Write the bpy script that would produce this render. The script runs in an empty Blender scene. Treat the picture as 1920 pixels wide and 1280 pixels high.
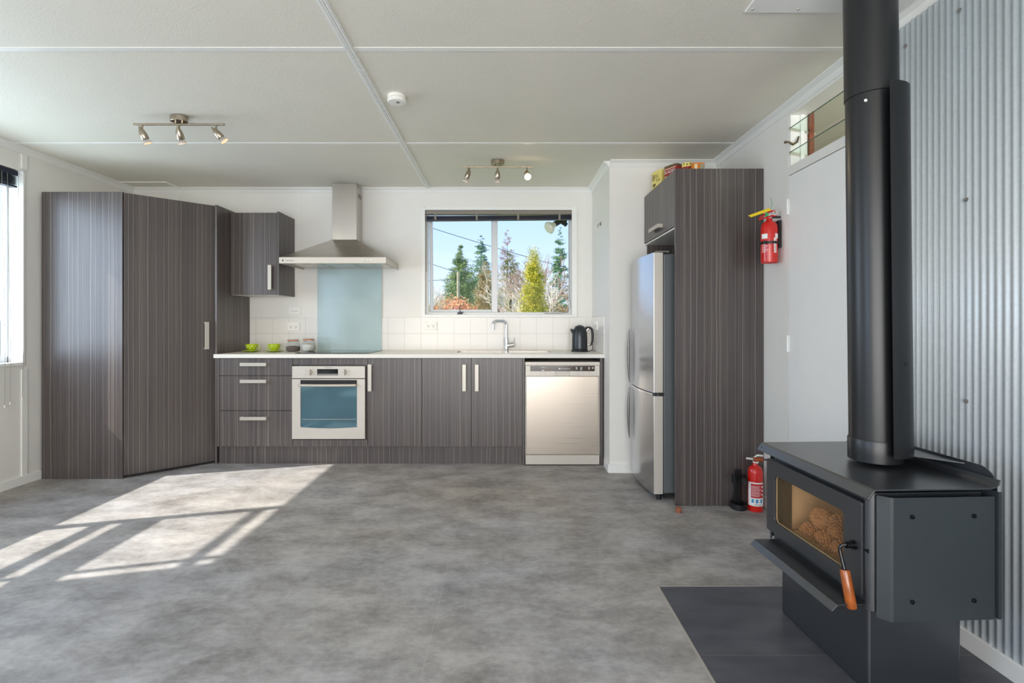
import bpy, math, random
from mathutils import Vector, Matrix
R = math.radians
PI = math.pi
sc = bpy.context.scene
col = sc.collection

# ------------------------------------------------------------------ camera
cam_d = bpy.data.cameras.new('camera')
cam = bpy.data.objects.new('camera', cam_d)
col.objects.link(cam)
cam.location = (0, 0, 1.135)
cam.rotation_euler = (R(90), 0, 0)
cam_d.sensor_width = 36
cam_d.lens = 950 / 1920 * 36
cam_d.shift_x = 13 / 1920
cam_d.shift_y = -32 / 1920
cam_d.clip_start = 0.05
sc.camera = cam

# ------------------------------------------------------------------ sky, sun, daylight fill lamps, exposure
w = bpy.data.worlds.new('sky'); sc.world = w; w.use_nodes = True
nt = w.node_tree; nt.nodes.clear()
tc = nt.nodes.new('ShaderNodeTexCoord'); sx = nt.nodes.new('ShaderNodeSeparateXYZ')
rp = nt.nodes.new('ShaderNodeValToRGB'); bg = nt.nodes.new('ShaderNodeBackground'); ow = nt.nodes.new('ShaderNodeOutputWorld')
nt.links.new(tc.outputs['Generated'], sx.inputs[0]); nt.links.new(sx.outputs['Z'], rp.inputs[0])
nt.links.new(rp.outputs[0], bg.inputs[0]); nt.links.new(bg.outputs[0], ow.inputs[0])
e = rp.color_ramp.elements
e[0].position = 0.0; e[0].color = (0.82, 0.90, 1.0, 1)
e[1].position = 1.0; e[1].color = (0.20, 0.42, 0.95, 1)
m_ = rp.color_ramp.elements.new(0.22); m_.color = (0.44, 0.65, 1.0, 1)
m_ = rp.color_ramp.elements.new(0.07); m_.color = (0.62, 0.77, 1.0, 1)
bg.inputs[1].default_value = 0.77

def lamp(name, kind, loc, energy, color, direction=None, **kw):
    d = bpy.data.lights.new(name, kind); d.energy = energy; d.color = color
    for k, v in kw.items(): setattr(d, k, v)
    o = bpy.data.objects.new(name, d); col.objects.link(o); o.location = loc
    if direction: o.rotation_euler = Vector(direction).to_track_quat('-Z', 'Y').to_euler()
    return o

lamp('sun', 'SUN', (-6, -2, 6), 4.3, (1.0, 0.95, 0.87), (1.0, 0.28, -1.0), angle=R(0.7))
lamp('hall_fill', 'AREA', (2.25, 1.25, 1.6), 9, (1.0, 0.95, 0.86), (0, 1, 0), shape='RECTANGLE', size=0.8, size_y=1.3)  # added lamp at the hall's open end, lifts the dim hall
# added area lamps stand for daylight from unseen openings behind the camera
lamp('rear_daylight_fill', 'AREA', (-0.475, -2.42, 1.15), 95, (1.0, 0.97, 0.935), (0, 1, 0), shape='RECTANGLE', size=3.6, size_y=2.0)
lamp('side_daylight_fill', 'AREA', (-3.66, -0.95, 1.45), 26, (0.50, 0.70, 1.0), (1, 0, 0), shape='RECTANGLE', size=1.5, size_y=1.35)
lamp('kitchen_daylight_fill', 'AREA', (-3.64, 2.68, 1.50), 24, (0.68, 0.83, 1.0), (1, 0, 0), shape='RECTANGLE', size=1.7, size_y=1.25)  # added lamp outside the left kitchen window, boosts its daylight
sc.view_settings.view_transform = 'Standard'
sc.view_settings.look = 'None'
sc.view_settings.exposure = 0.81
sc.view_settings.gamma = 1.0
sc.view_settings.use_curve_mapping = False
cy = sc.cycles
cy.use_denoising = True
cy.max_bounces = 10; cy.diffuse_bounces = 6; cy.glossy_bounces = 4; cy.transmission_bounces = 6; cy.transparent_max_bounces = 12
cy.sample_clamp_indirect = 6.0
cy.caustics_reflective = False; cy.caustics_refractive = False

# ------------------------------------------------------------------ materials
def new_mat(name):
    m = bpy.data.materials.new(name); m.use_nodes = True
    return m, m.node_tree, m.node_tree.nodes['Principled BSDF']

def lin(r, g, b):
    f = lambda c: (c / 255 / 12.92) if c / 255 <= 0.04045 else ((c / 255 + 0.055) / 1.055) ** 2.4
    return (f(r), f(g), f(b), 1)

def pmat(name, color, rough=0.5, metal=0.0, spec=0.5, noise=0.0, nscale=8.0, bump=0.0, bscale=60.0, coat=0.0, crough=0.03):
    m, nt, b = new_mat(name)
    b.inputs['Roughness'].default_value = rough
    b.inputs['Metallic'].default_value = metal
    b.inputs['Specular IOR Level'].default_value = spec
    b.inputs['Coat Weight'].default_value = coat
    b.inputs['Coat Roughness'].default_value = crough
    c = lin(*color)
    g = nt.nodes.new('ShaderNodeNewGeometry')
    n = nt.nodes.new('ShaderNodeTexNoise'); n.inputs['Scale'].default_value = nscale; n.inputs['Detail'].default_value = 4
    nt.links.new(g.outputs['Position'], n.inputs['Vector'])
    r = nt.nodes.new('ShaderNodeValToRGB')
    k0, k1 = 1 - noise, 1 + noise
    r.color_ramp.elements[0].position = 0.3; r.color_ramp.elements[1].position = 0.7
    r.color_ramp.elements[0].color = tuple(min(1, c[i] * k0) for i in range(3)) + (1,)
    r.color_ramp.elements[1].color = tuple(min(1, c[i] * k1) for i in range(3)) + (1,)
    nt.links.new(n.outputs['Fac'], r.inputs[0]); nt.links.new(r.outputs[0], b.inputs['Base Color'])
    if bump:
        n2 = nt.nodes.new('ShaderNodeTexNoise'); n2.inputs['Scale'].default_value = bscale; n2.inputs['Detail'].default_value = 3
        nt.links.new(g.outputs['Position'], n2.inputs['Vector'])
        bp = nt.nodes.new('ShaderNodeBump'); bp.inputs['Strength'].default_value = bump; bp.inputs['Distance'].default_value = 0.002
        nt.links.new(n2.outputs['Fac'], bp.inputs['Height']); nt.links.new(bp.outputs[0], b.inputs['Normal'])
    return m

def math_node(nt, op, a, b=None):
    n = nt.nodes.new('ShaderNodeMath'); n.operation = op
    for i, v in enumerate((a, b)):
        if v is None: continue
        if isinstance(v, (int, float)): n.inputs[i].default_value = v
        else: nt.links.new(v, n.inputs[i])
    return n.outputs[0]

def laminate():
    m, nt, b = new_mat('striped_laminate')
    g = nt.nodes.new('ShaderNodeNewGeometry'); s = nt.nodes.new('ShaderNodeSeparateXYZ')
    nt.links.new(g.outputs['Position'], s.inputs[0])
    u = math_node(nt, 'ADD', s.outputs['X'], math_node(nt, 'MULTIPLY', s.outputs['Y'], 0.97))
    def layer(fu, fz, off, det=2):
        c = nt.nodes.new('ShaderNodeCombineXYZ')
        nt.links.new(math_node(nt, 'MULTIPLY', u, fu), c.inputs[0])
        nt.links.new(math_node(nt, 'MULTIPLY', s.outputs['Z'], fz), c.inputs[1]); c.inputs[2].default_value = off
        n = nt.nodes.new('ShaderNodeTexNoise'); n.inputs['Scale'].default_value = 1; n.inputs['Detail'].default_value = det
        nt.links.new(c.outputs[0], n.inputs['Vector']); return n.outputs['Fac']
    wob = math_node(nt, 'MULTIPLY', math_node(nt, 'SUBTRACT', layer(6, 2.2, 7.0, 2), 0.5), 0.012)
    uw = math_node(nt, 'ADD', u, wob)
    def lines(freq, wd, seed):
        x = math_node(nt, 'MULTIPLY', uw, freq); cell = math_node(nt, 'FLOOR', x); fr_ = math_node(nt, 'SUBTRACT', x, cell)
        wn = nt.nodes.new('ShaderNodeTexWhiteNoise'); wn.noise_dimensions = '2D'
        cc_ = nt.nodes.new('ShaderNodeCombineXYZ'); nt.links.new(cell, cc_.inputs[0]); cc_.inputs[1].default_value = seed
        nt.links.new(cc_.outputs[0], wn.inputs['Vector'])
        sp_ = nt.nodes.new('ShaderNodeSeparateColor'); nt.links.new(wn.outputs['Color'], sp_.inputs[0])
        pos = math_node(nt, 'ADD', math_node(nt, 'MULTIPLY', sp_.outputs[0], 0.76), 0.12)
        d = math_node(nt, 'ABSOLUTE', math_node(nt, 'SUBTRACT', fr_, pos))
        k = math_node(nt, 'MAXIMUM', math_node(nt, 'SUBTRACT', 1.0, math_node(nt, 'DIVIDE', d, wd * freq)), 0.0)
        return math_node(nt, 'MULTIPLY', math_node(nt, 'MINIMUM', math_node(nt, 'MULTIPLY', k, 1.6), 1.0), math_node(nt, 'ADD', math_node(nt, 'MULTIPLY', sp_.outputs[1], 0.8), 0.2))
    l1 = lines(24, 0.0019, 1.0)
    l2 = lines(61, 0.0013, 5.0)
    fine = layer(260, 3.0, 5.0, 3)
    broad = layer(9, 0.15, 1.0, 1)
    t = math_node(nt, 'ADD', math_node(nt, 'MULTIPLY', l1, 0.72), math_node(nt, 'MULTIPLY', l2, 0.34))
    t = math_node(nt, 'ADD', t, math_node(nt, 'MULTIPLY', math_node(nt, 'SUBTRACT', fine, 0.40), 0.32))
    t = math_node(nt, 'ADD', t, math_node(nt, 'MULTIPLY', math_node(nt, 'SUBTRACT', broad, 0.45), 0.20))
    r = nt.nodes.new('ShaderNodeValToRGB'); nt.links.new(t, r.inputs[0])
    r.color_ramp.elements[0].position = 0.0; r.color_ramp.elements[0].color = lin(69, 62, 62)
    r.color_ramp.elements[1].position = 1.0; r.color_ramp.elements[1].color = lin(164, 152, 141)
    nt.links.new(r.outputs[0], b.inputs['Base Color'])
    b.inputs['Roughness'].default_value = 0.34
    b.inputs['Specular IOR Level'].default_value = 0.6
    bp = nt.nodes.new('ShaderNodeBump'); bp.inputs['Strength'].default_value = 0.12; bp.inputs['Distance'].default_value = 0.001
    nt.links.new(fine, bp.inputs['Height']); nt.links.new(bp.outputs[0], b.inputs['Normal'])
    return m

def floor_mat():
    m, nt, b = new_mat('concrete_look_vinyl')
    g = nt.nodes.new('ShaderNodeNewGeometry')
    mp = nt.nodes.new('ShaderNodeMapping'); mp.inputs['Scale'].default_value = (1.0, 1.5, 1.0)
    nt.links.new(g.outputs['Position'], mp.inputs[0])
    n1 = nt.nodes.new('ShaderNodeTexNoise'); n1.inputs['Scale'].default_value = 3.6; n1.inputs['Detail'].default_value = 9; n1.inputs['Roughness'].default_value = 0.68
    n2 = nt.nodes.new('ShaderNodeTexNoise'); n2.inputs['Scale'].default_value = 26; n2.inputs['Detail'].default_value = 6; n2.inputs['Roughness'].default_value = 0.7
    n3 = nt.nodes.new('ShaderNodeTexNoise'); n3.inputs['Scale'].default_value = 1.1; n3.inputs['Detail'].default_value = 3
    for n in (n1, n2, n3): nt.links.new(mp.outputs[0], n.inputs['Vector'])
    v = math_node(nt, 'ADD', math_node(nt, 'MULTIPLY', n1.outputs['Fac'], 0.72), math_node(nt, 'MULTIPLY', n2.outputs['Fac'], 0.28))
    r = nt.nodes.new('ShaderNodeValToRGB'); nt.links.new(v, r.inputs[0])
    r.color_ramp.elements[0].position = 0.36; r.color_ramp.elements[0].color = lin(124, 121, 118)
    r.color_ramp.elements[1].position = 0.64; r.color_ramp.elements[1].color = lin(184, 182, 180)
    mx = nt.nodes.new('ShaderNodeMixRGB'); mx.blend_type = 'MULTIPLY'; mx.inputs[0].default_value = 1.0
    r2 = nt.nodes.new('ShaderNodeValToRGB'); nt.links.new(n3.outputs['Fac'], r2.inputs[0])
    r2.color_ramp.elements[0].position = 0.35; r2.color_ramp.elements[0].color = (0.93, 0.90, 0.86, 1)
    r2.color_ramp.elements[1].position = 0.65; r2.color_ramp.elements[1].color = (0.95, 0.96, 1.0, 1)
    nt.links.new(r.outputs[0], mx.inputs[1]); nt.links.new(r2.outputs[0], mx.inputs[2])
    # two sheets of vinyl meet in a faint seam
    s = nt.nodes.new('ShaderNodeSeparateXYZ'); nt.links.new(g.outputs['Position'], s.inputs[0])
    d = math_node(nt, 'ABSOLUTE', math_node(nt, 'ADD', s.outputs['X'], 0.27))
    seam = math_node(nt, 'LESS_THAN', d, 0.0012)
    mx2 = nt.nodes.new('ShaderNodeMixRGB'); mx2.inputs[2].default_value = lin(176, 172, 168)
    nt.links.new(math_node(nt, 'MULTIPLY', seam, 0.5), mx2.inputs[0]); nt.links.new(mx.outputs[0], mx2.inputs[1])
    nt.links.new(mx2.outputs[0], b.inputs['Base Color'])
    b.inputs['Roughness'].default_value = 0.5
    b.inputs['Specular IOR Level'].default_value = 0.42
    bp = nt.nodes.new('ShaderNodeBump'); bp.inputs['Strength'].default_value = 0.25; bp.inputs['Distance'].default_value = 0.002
    nt.links.new(n2.outputs['Fac'], bp.inputs['Height']); nt.links.new(bp.outputs[0], b.inputs['Normal'])
    return m

def brick_mat(name, axes, size, gap, c_tile, c_grout, rough, off=(0, 0), var=0.03):
    m, nt, b = new_mat(name)
    g = nt.nodes.new('ShaderNodeNewGeometry'); s = nt.nodes.new('ShaderNodeSeparateXYZ')
    nt.links.new(g.outputs['Position'], s.inputs[0])
    c = nt.nodes.new('ShaderNodeCombineXYZ')
    a0 = s.outputs[axes[0]] if len(axes[0]) == 1 else math_node(nt, 'ADD', s.outputs['X'], s.outputs['Y'])
    nt.links.new(math_node(nt, 'ADD', a0, off[0]), c.inputs[0])
    nt.links.new(math_node(nt, 'ADD', s.outputs[axes[1]], off[1]), c.inputs[1])
    t = nt.nodes.new('ShaderNodeTexBrick'); nt.links.new(c.outputs[0], t.inputs['Vector'])
    t.offset = 0; t.squash = 1
    t.inputs['Scale'].default_value = 1; t.inputs['Mortar Size'].default_value = gap
    t.inputs['Brick Width'].default_value = size[0]; t.inputs['Row Height'].default_value = size[1]
    k = lin(*c_tile); t.inputs['Color1'].default_value = k
    t.inputs['Color2'].default_value = tuple(x * (1 - var) for x in k[:3]) + (1,)
    t.inputs['Mortar'].default_value = lin(*c_grout); t.inputs['Mortar Smooth'].default_value = 0.1
    b.inputs['Roughness'].default_value = rough
    bp = nt.nodes.new('ShaderNodeBump'); bp.inputs['Strength'].default_value = 0.4; bp.inputs['Distance'].default_value = 0.002; bp.invert = True
    nt.links.new(t.outputs['Fac'], bp.inputs['Height']); nt.links.new(bp.outputs[0], b.inputs['Normal'])
    n = nt.nodes.new('ShaderNodeTexNoise'); n.inputs['Scale'].default_value = 5; n.inputs['Detail'].default_value = 6
    mp = nt.nodes.new('ShaderNodeMapping'); mp.inputs['Scale'].default_value = (1, 3, 1)
    nt.links.new(g.outputs['Position'], mp.inputs[0]); nt.links.new(mp.outputs[0], n.inputs['Vector'])
    mx = nt.nodes.new('ShaderNodeMixRGB'); mx.blend_type = 'MULTIPLY'; mx.inputs[0].default_value = 0.0 if var < 0.05 else 0.8
    r = nt.nodes.new('ShaderNodeValToRGB'); r.color_ramp.elements[0].position = 0.35; r.color_ramp.elements[0].color = (0.6, 0.6, 0.62, 1); r.color_ramp.elements[1].position = 0.7
    nt.links.new(n.outputs['Fac'], r.inputs[0]); nt.links.new(t.outputs['Color'], mx.inputs[1]); nt.links.new(r.outputs[0], mx.inputs[2])
    nt.links.new(mx.outputs[0], b.inputs['Base Color'])
    return m

def steel_mat(name, color, rough=0.3, axis='Z', streak=0.06):
    m, nt, b = new_mat(name)
    b.inputs['Metallic'].default_value = 1.0
    g = nt.nodes.new('ShaderNodeNewGeometry'); mp = nt.nodes.new('ShaderNodeMapping')
    mp.inputs['Scale'].default_value = {'Z': (250, 250, 1.5), 'X': (1.5, 250, 250), 'Y': (250, 1.5, 250)}[axis]
    n = nt.nodes.new('ShaderNodeTexNoise'); n.inputs['Scale'].default_value = 1; n.inputs['Detail'].default_value = 2
    nt.links.new(g.outputs['Position'], mp.inputs[0]); nt.links.new(mp.outputs[0], n.inputs['Vector'])
    r = nt.nodes.new('ShaderNodeValToRGB'); c = lin(*color)
    r.color_ramp.elements[0].color = tuple(x * (1 - streak) for x in c[:3]) + (1,)
    r.color_ramp.elements[1].color = tuple(min(1, x * (1 + streak)) for x in c[:3]) + (1,)
    nt.links.new(n.outputs['Fac'], r.inputs[0]); nt.links.new(r.outputs[0], b.inputs['Base Color'])
    rr = math_node(nt, 'ADD', math_node(nt, 'MULTIPLY', n.outputs['Fac'], 0.12), rough - 0.06)
    nt.links.new(rr, b.inputs['Roughness'])
    return m

def glass_mat(name, tint=(1, 1, 1), spec=1.0, alpha=1.0, body=None):
    """thin pane: lets light straight through, reflects a little by fresnel"""
    m = bpy.data.materials.new(name); m.use_nodes = True; nt = m.node_tree; nt.nodes.clear()
    o = nt.nodes.new('ShaderNodeOutputMaterial'); tr = nt.nodes.new('ShaderNodeBsdfTransparent')
    tr.inputs[0].default_value = (*tint, 1)
    gl = nt.nodes.new('ShaderNodeBsdfGlossy'); gl.inputs['Roughness'].default_value = 0.02
    fr = nt.nodes.new('ShaderNodeFresnel'); fr.inputs[0].default_value = 1.45
    base = tr
    if body:
        df = nt.nodes.new('ShaderNodeBsdfDiffuse'); df.inputs[0].default_value = lin(*body)
        mx0 = nt.nodes.new('ShaderNodeMixShader'); mx0.inputs[0].default_value = alpha
        nt.links.new(tr.outputs[0], mx0.inputs[1]); nt.links.new(df.outputs[0], mx0.inputs[2]); base = mx0
    mx = nt.nodes.new('ShaderNodeMixShader')
    ge = nt.nodes.new('ShaderNodeNewGeometry')
    front = math_node(nt, 'MULTIPLY', math_node(nt, 'SUBTRACT', 1.0, ge.outputs['Backfacing']), spec)
    nt.links.new(math_node(nt, 'MULTIPLY', fr.outputs[0], front), mx.inputs[0]); nt.links.new(base.outputs[0], mx.inputs[1]); nt.links.new(gl.outputs[0], mx.inputs[2])
    nt.links.new(mx.outputs[0], o.inputs[0])
    return m

def emit_mat(name, color, strength):
    m = bpy.data.materials.new(name); m.use_nodes = True; nt = m.node_tree; nt.nodes.clear()
    o = nt.nodes.new('ShaderNodeOutputMaterial'); em = nt.nodes.new('ShaderNodeEmission')
    em.inputs[0].default_value = (*color, 1); em.inputs[1].default_value = strength
    nt.links.new(em.outputs[0], o.inputs[0]); return m

def leaf_mat(name, c0, c1, scale=4.0):
    m, nt, b = new_mat(name)
    g = nt.nodes.new('ShaderNodeNewGeometry'); n = nt.nodes.new('ShaderNodeTexNoise'); n.inputs['Scale'].default_value = scale; n.inputs['Detail'].default_value = 5
    nt.links.new(g.outputs['Position'], n.inputs['Vector'])
    r = nt.nodes.new('ShaderNodeValToRGB'); r.color_ramp.elements[0].position = 0.35; r.color_ramp.elements[1].position = 0.65
    r.color_ramp.elements[0].color = lin(*c0); r.color_ramp.elements[1].color = lin(*c1)
    nt.links.new(n.outputs['Fac'], r.inputs[0]); nt.links.new(r.outputs[0], b.inputs['Base Color'])
    b.inputs['Roughness'].default_value = 0.8
    return m

M = {}
M['lam'] = laminate()
M['floor'] = floor_mat()
M['wall'] = pmat('white_wall_paint', (232, 230, 225), 0.55, noise=0.01, bump=0.12, bscale=220)
M['ceil'] = pmat('white_ceiling_paint', (228, 224, 213), 0.6, noise=0.015, nscale=3, bump=0.5, bscale=160)
M['trim'] = pmat('white_gloss_paint', (236, 236, 233), 0.35, noise=0.01)
M['door'] = pmat('white_door_paint', (240, 240, 238), 0.4, noise=0.01)
M['board'] = pmat('white_melamine', (226, 224, 218), 0.4, noise=0.01)
M['bench'] = pmat('white_benchtop_laminate', (226, 223, 216), 0.35, noise=0.01)
M['tile'] = brick_mat('white_wall_tiles', ('XY', 'Z'), (0.1515, 0.15), 0.0018, (229, 226, 221), (205, 197, 186), 0.22, off=(8.24, 0.9 * 0 - 0.9 + 1.5), var=0.02)
M['hearth'] = brick_mat('charcoal_hearth_tiles', ('X', 'Y'), (0.6, 0.456), 0.0022, (88, 90, 97), (110, 108, 106), 0.36, off=(5.343, 10.0 - 1.722 + 0.204 * 0 - 0.424), var=0.08)
M['steel'] = steel_mat('brushed_steel', (196, 190, 182), 0.30, 'Z')
M['steel_h'] = steel_mat('brushed_steel_horizontal', (205, 199, 191), 0.28, 'X')
M['dw_steel'] = steel_mat('dishwasher_steel', (190, 180, 168), 0.30, 'X', 0.04)
M['fridge_steel'] = steel_mat('fridge_steel', (196, 198, 202), 0.24, 'Z', 0.02)
M['handle'] = pmat('satin_nickel_handle', (188, 182, 172), 0.4, metal=0.45)
M['satin'] = pmat('satin_steel_panel', (196, 190, 181), 0.42, metal=0.35, spec=0.3)
M['chrome'] = pmat('polished_chrome', (225, 225, 226), 0.08, metal=1.0)
M['nickel'] = pmat('brushed_nickel', (176, 164, 146), 0.26, metal=1.0, noise=0.05, nscale=60)
M['handle_dark'] = pmat('dark_silver_handle', (120, 118, 116), 0.35, metal=0.5)
M['black'] = pmat('black_plastic', (26, 26, 28), 0.4, noise=0.05)
M['blackgloss'] = pmat('black_glass', (12, 13, 15), 0.06, noise=0.0)
M['amber'] = pmat('smoked_brown_fascia', (48, 30, 16), 0.12, noise=0.7, nscale=9)
M['dark'] = pmat('dark_recess', (30, 28, 28), 0.7, noise=0.05)
M['white_plastic'] = pmat('white_plastic', (238, 236, 230), 0.35, noise=0.0)
M['grey_plastic'] = pmat('grey_lettering', (120, 118, 114), 0.5)
M['red_text'] = pmat('red_lettering', (165, 30, 32), 0.5)
M['white_text'] = pmat('white_lettering', (240, 240, 238), 0.5)
M['fridge_side'] = pmat('dark_grey_fridge_side', (92, 97, 100), 0.35, noise=0.03)
M['alu'] = pmat('powdercoated_aluminium', (205, 207, 210), 0.4, metal=0.1)
M['glass'] = glass_mat('clear_window_glass', spec=0.15)
M['louvre'] = glass_mat('green_edged_glass', (0.93, 0.98, 0.95), spec=0.4)
M['jar'] = glass_mat('jar_glass', (0.93, 0.95, 0.95), alpha=0.12, body=(200, 205, 205))
M['splash'] = pmat('pale_aqua_backpainted_glass', (176, 196, 196), 0.12, noise=0.05, nscale=5)
M['oven_glass'] = pmat('oven_door_glass', (92, 126, 138), 0.05, metal=0.62, spec=0.8, noise=0.06, nscale=2)
M['oven_in'] = pmat('oven_inner_enamel', (40, 62, 72), 0.4)
M['stove'] = pmat('black_stove_enamel', (30, 33, 38), 0.42, noise=0.12, nscale=14, spec=1.0, coat=0.5, crough=0.28)
M['stove_top'] = pmat('black_stove_top_plate', (33, 35, 38), 0.38, noise=0.28, nscale=7, spec=1.0, coat=0.6, crough=0.24)
M['stove_side'] = pmat('charcoal_side_shield', (45, 51, 54), 0.45, noise=0.05, nscale=20, coat=0.2, crough=0.4)
M['flue'] = pmat('black_flue_enamel', (26, 27, 29), 0.34, noise=0.10, nscale=6)
M['brick'] = pmat('tan_firebrick', (240, 208, 172), 0.9, noise=0.10, nscale=12, bump=0.5, bscale=80)
M['sootglass'] = glass_mat('smoky_stove_glass', (0.92, 0.88, 0.82), alpha=0.06, body=(196, 164, 120), spec=0.5)
M['gasket'] = pmat('rope_gasket', (150, 128, 92), 0.9, noise=0.2, nscale=200)
M['wood'] = pmat('varnished_red_brown_wood', (152, 78, 26), 0.25, noise=0.25, nscale=30, coat=0.4)
M['wood_dark'] = pmat('varnished_dark_wood', (120, 58, 30), 0.25, noise=0.2, nscale=40, coat=0.4)
M['cone'] = pmat('pine_cone_brown', (190, 140, 104), 0.8, noise=0.3, nscale=50)
M['iron'] = pmat('galvanised_corrugated_iron', (206, 213, 217), 0.42, metal=0.18, noise=0.04, nscale=90, bump=0.05)
M['red'] = pmat('fire_red_enamel', (208, 30, 22), 0.22, noise=0.03, coat=0.4)
M['label_red'] = pmat('label_red', (190, 22, 28), 0.4)
M['label_blue'] = pmat('label_blue', (70, 150, 196), 0.4)
M['yellow'] = pmat('yellow_plastic_tag', (238, 206, 20), 0.4)
M['green'] = pmat('green_gauge', (30, 160, 80), 0.4)
M['lime'] = pmat('lime_green_glaze', (176, 196, 20), 0.18, noise=0.02, coat=0.5)
M['coffee'] = pmat('ground_coffee_brown', (78, 48, 34), 0.9, noise=0.3, nscale=300, bump=0.5, bscale=400)
M['sugar'] = pmat('white_sugar', (225, 222, 216), 0.9, noise=0.1, nscale=300, bump=0.5, bscale=400)
M['seal'] = pmat('orange_rubber_seal', (206, 120, 78), 0.5)
M['kettle'] = pmat('slate_black_kettle', (48, 51, 56), 0.28, metal=0.4, noise=0.03)
M['tin_y'] = pmat('pale_yellow_tin', (232, 214, 120), 0.35, noise=0.04, nscale=20)
M['tin_r'] = pmat('dark_red_tin', (150, 34, 34), 0.35, noise=0.1, nscale=30)
M['tin_k'] = pmat('black_and_gold_tin_lid', (96, 84, 52), 0.35, noise=0.6, nscale=60)
M['tin_o'] = pmat('orange_tin', (222, 132, 40), 0.4, noise=0.1, nscale=40)
M['cream'] = pmat('cream_tin_panel', (232, 222, 190), 0.4)
M['copper'] = pmat('copper_brown', (150, 92, 66), 0.4, noise=0.15, nscale=60)
M['blind'] = pmat('dark_navy_slats', (24, 32, 54), 0.35, noise=0.1)
M['blind_rail'] = pmat('taupe_headrail', (128, 122, 112), 0.4)
M['cord'] = pmat('grey_cord', (150, 148, 142), 0.7)
M['hall'] = pmat('beige_hall_wall', (176, 166, 146), 0.7, noise=0.03)
M['brass'] = pmat('tarnished_brass', (120, 106, 84), 0.4, metal=0.8, noise=0.2, nscale=60)
M['redwood'] = pmat('red_brown_timber', (128, 66, 40), 0.5, noise=0.2, nscale=40)
M['grass'] = leaf_mat('grass', (90, 120, 50), (130, 150, 80), 1.0)
M['conifer'] = leaf_mat('dark_conifer_green', (84, 116, 70), (160, 176, 108), 2.4)
M['bluegreen'] = leaf_mat('blue_green_conifer', (84, 124, 96), (144, 176, 128), 2.0)
M['olive'] = leaf_mat('olive_foliage', (112, 122, 66), (166, 152, 96), 1.6)
M['tan'] = leaf_mat('tan_foliage', (150, 126, 86), (186, 164, 112), 2.0)
M['brownleaf'] = leaf_mat('bare_brown_twigs', (150, 116, 104), (184, 150, 132), 1.2)
M['goldleaf'] = leaf_mat('yellow_green_foliage', (150, 158, 40), (222, 206, 70), 14.0)
M['redleaf'] = leaf_mat('orange_red_foliage', (222, 128, 112), (216, 184, 116), 9.0)
M['bark'] = pmat('grey_brown_bark', (120, 104, 90), 0.9, noise=0.2, nscale=20)
M['palebark'] = pmat('pale_bark', (214, 196, 176), 0.9, noise=0.15, nscale=20)
M['pole'] = pmat('weathered_pole_timber', (176, 164, 140), 0.9, noise=0.15, nscale=10)
M['roof'] = pmat('faded_pink_roof', (214, 176, 168), 0.7, noise=0.05)
M['ext'] = pmat('pale_weatherboard', (220, 216, 206), 0.7)
M['lampglass'] = pmat('frosted_floodlight_glass', (226, 222, 206), 0.2)
M['bulb_on'] = emit_mat('lit_halogen', (1.0, 0.66, 0.34), 14.0)
M['bulb_dim'] = emit_mat('dim_halogen_face', (1.0, 0.66, 0.40), 0.75)
M['bulb_glass'] = glass_mat('halogen_bulb_glass', (0.9, 0.9, 0.9), alpha=0.35, body=(190, 190, 188))

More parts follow.
